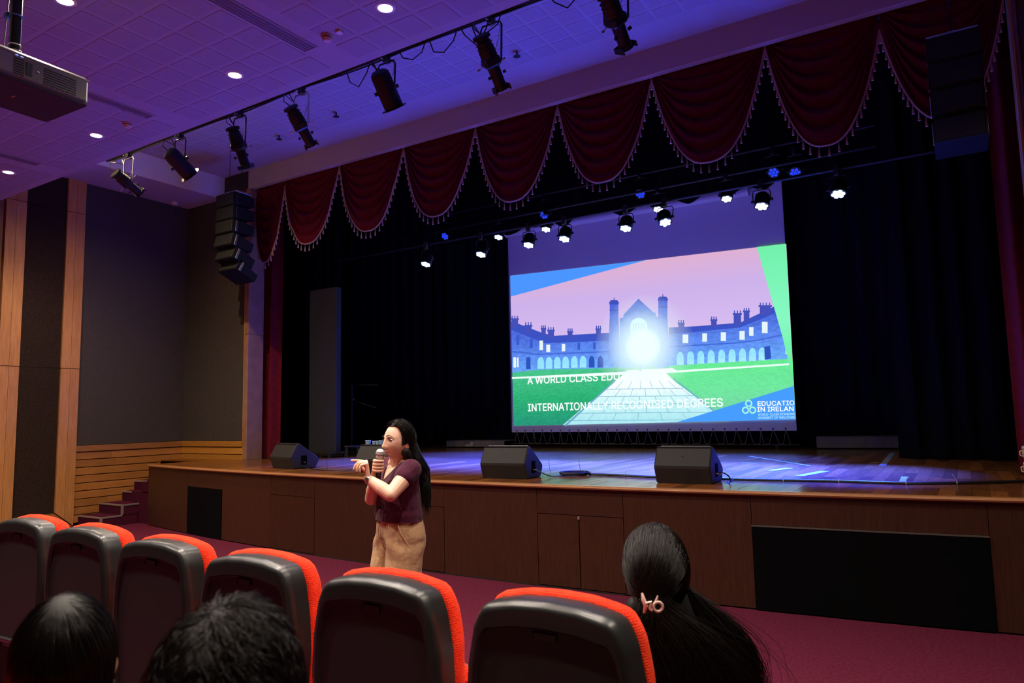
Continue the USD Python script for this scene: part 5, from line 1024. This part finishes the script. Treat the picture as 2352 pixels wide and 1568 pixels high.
# --- the girl with long hair
h3 = deep(1478, 1212, 2.2); gF = A([-.5, .87, 0]); t3, C3, fr3 = seated('girl with long dark hair in a pale claw clip, seen from behind', h3[0] + .01, h3[1] + .06, (-.15, .99), h3[2] - .128, m_skin, plain('white_shirt', (.62, .60, .60), .8), plain('blue_jeans', (.03, .05, .10), .85), (-.78, .62), -4, 0, .0, fwd=.06)
gB = A(t3.GetAttribute('xformOp:transform').Get().ExtractTranslation())
gp = lambda px, py, d: deep(px, py, d) - gB
hair_cap(C3, fr3, 1.06, t3, -.09)
def girl_hair(n, seed):
    r = np.random.default_rng(seed); L, F, U = fr3; out = []; clip = gp(1498, 1384, 2.085); rad = A([.080, .100, .117]); back = A([-FW[0], -FW[1], 0]); back /= np.linalg.norm(back); rt = A([RT[0], RT[1], 0]); rt /= np.linalg.norm(rt)
    for i in range(n):
        az = r.uniform(-math.pi, math.pi); zc_ = r.uniform(-.55, 1.0); q0 = math.sqrt(max(0, 1 - zc_ * zc_)); d = A([q0 * math.sin(az), q0 * math.cos(az), zc_])
        if (d[1] > .45 and d[2] < .75) or (d[2] < -.1 and d[1] > .3): continue
        th = r.uniform(0, 1); k = rad * (A([1.13, 1.06, 1.05]) + .13 * th); p0 = C3 + L * d[0] * k[0] + F * d[1] * k[1] + U * d[2] * k[2]; P = []
        if d[2] > .10 and r.random() < .8:                     # gathered at the clip
            tg = clip + rt * r.normal(0, .014) + A([0, 0, r.normal(.01, .012)]); mid = C3 + (p0 - C3) * .5 + (tg - C3) * .5; md = mid - C3; md = md / np.linalg.norm(md) * (np.linalg.norm((tg - C3)) * .5 + np.linalg.norm(p0 - C3) * .5) * (1.02 + .06 * th)
            for t in np.linspace(0, 1, 9): P.append((1 - t) ** 2 * p0 + 2 * t * (1 - t) * (C3 + md * 1.12) + t * t * tg)
            fx = r.normal(.01, .10); start = P[-1]; amp = .014
        else:
            tgd = A([np.sign(d[0]) * (.80 + .2 * r.random()), -.35 + min(0, d[1]) * .6, -.55]); tgd /= np.linalg.norm(tgd); ang = math.acos(np.clip(d @ tgd, -1, 1))
            for t in np.linspace(0, 1, 7):
                sv = d if ang < 1e-3 else (math.sin((1 - t) * ang) * d + math.sin(t * ang) * tgd) / math.sin(ang); P.append(C3 + L * sv[0] * k[0] + F * sv[1] * k[1] + U * sv[2] * k[2])
            start = P[-1]; fx = .105 * float((start - C3) @ rt) / .08 + r.normal(0, .04); amp = .016
        ze = .62 + r.normal(0, .06); ph = r.uniform(0, 1.5) + (3 if fx > 0 else 0)
        ofs = rt * (fx * .9 + .045) + back * (.015 + .05 * r.random())
        for j in range(1, 15):
            t = j / 14; w = amp * math.sin(ph + 8.5 * t + 1.5 * th) * min(1, 3 * t); P.append(start + ofs * (1 - (1 - t) ** 2.8) + A([0, 0, (ze - start[2]) * t]) + rt * w + back * (w * .5 + .02 * math.sin(t * 3)))
        out.append(A(P))
    return out
curves('hair', girl_hair(11000, 31), .0016, m_hairb, t3)
bk3 = A([-FW[0], -FW[1], 0]); rt3 = A([RT[0], RT[1], 0])
obj('hair_mass', hullbody([[(C3 - bk3 * .0 + A([0, 0, -.05]), .08), (C3 + bk3 * .055 + rt3 * .01 + A([0, 0, -.20]), .075)], [(C3 + bk3 * .055 + rt3 * .01 + A([0, 0, -.20]), .075), (C3 + bk3 * .075 + rt3 * .05 + A([0, 0, -.40]), .085)], [(C3 + bk3 * .075 + rt3 * .05 + A([0, 0, -.40]), .085), (C3 + bk3 * .07 + rt3 * .06 + A([0, 0, -.54]), .06)], [(C3 + bk3 * .03 - rt3 * .06 + A([0, 0, -.12]), .045), (C3 + bk3 * .05 - rt3 * .07 + A([0, 0, -.38]), .065)], [(C3 + bk3 * .02 + rt3 * .065 + A([0, 0, -.08]), .045), (C3 + bk3 * .055 + rt3 * .12 + A([0, 0, -.22]), .05)], [(C3 + bk3 * .055 + rt3 * .12 + A([0, 0, -.22]), .05), (C3 + bk3 * .07 + rt3 * .15 + A([0, 0, -.48]), .055)]], .014, 6), m_scalp, t3, smooth=True)
cp_ = gp(1498, 1384, 2.045); cl_t = tube([cp_ + rt3 * x + A([0, 0, z]) + bk3 * y for x, z, y in ((-.028, .028, 0), (-.026, .012, .008), (-.020, -.006, .010), (-.024, -.026, .004))], [.003, .0065, .007, .004], 8)
m_clip = plain('clip_pale', (.70, .52, .44), .3, coat=.4)
hclip = thing('hair_clip', 'pale beige claw clip in the back of the girl\'s long hair', 'hair clip', gB)
obj('jaw', cl_t, m_clip, hclip); obj('jaw', tube([cp_ + rt3 * x + A([0, 0, z]) + bk3 * .012 for x, z in ((-.022, .002), (-.006, .006), (-.010, -.012), (-.004, -.018))], .0045, 8), m_clip, hclip)
obj('ring', tube([cp_ + rt3 * (.014 + .013 * math.cos(a)) + A([0, 0, -.008 + .013 * math.sin(a)]) + bk3 * .012 for a in np.linspace(0, 2 * math.pi, 20)], .0042, 8, False), m_clip, hclip); obj('jaw', tube([cp_ + rt3 * x + A([0, 0, z]) + bk3 * .010 for x, z in ((.004, -.004), (.010, .008), (.015, .022))], [.004, .004, .002], 8), m_clip, hclip)
stl = thing('stool', 'black stool under the long haired girl, below the picture edge', 'stool', (gB[0], gB[1], 0)); obj('stool_top', lathe([(.0, .385), (.17, .385), (.18, .395), (.18, .405), (.16, .412), (.0, .412)], 28), m_black, stl)
for a in (45, 135, 225, 315): obj('leg', tube([(.12 * math.cos(math.radians(a)), .12 * math.sin(math.radians(a)), .39), (.17 * math.cos(math.radians(a)), .17 * math.sin(math.radians(a)), 0)], .014, 8), m_mblack, stl)
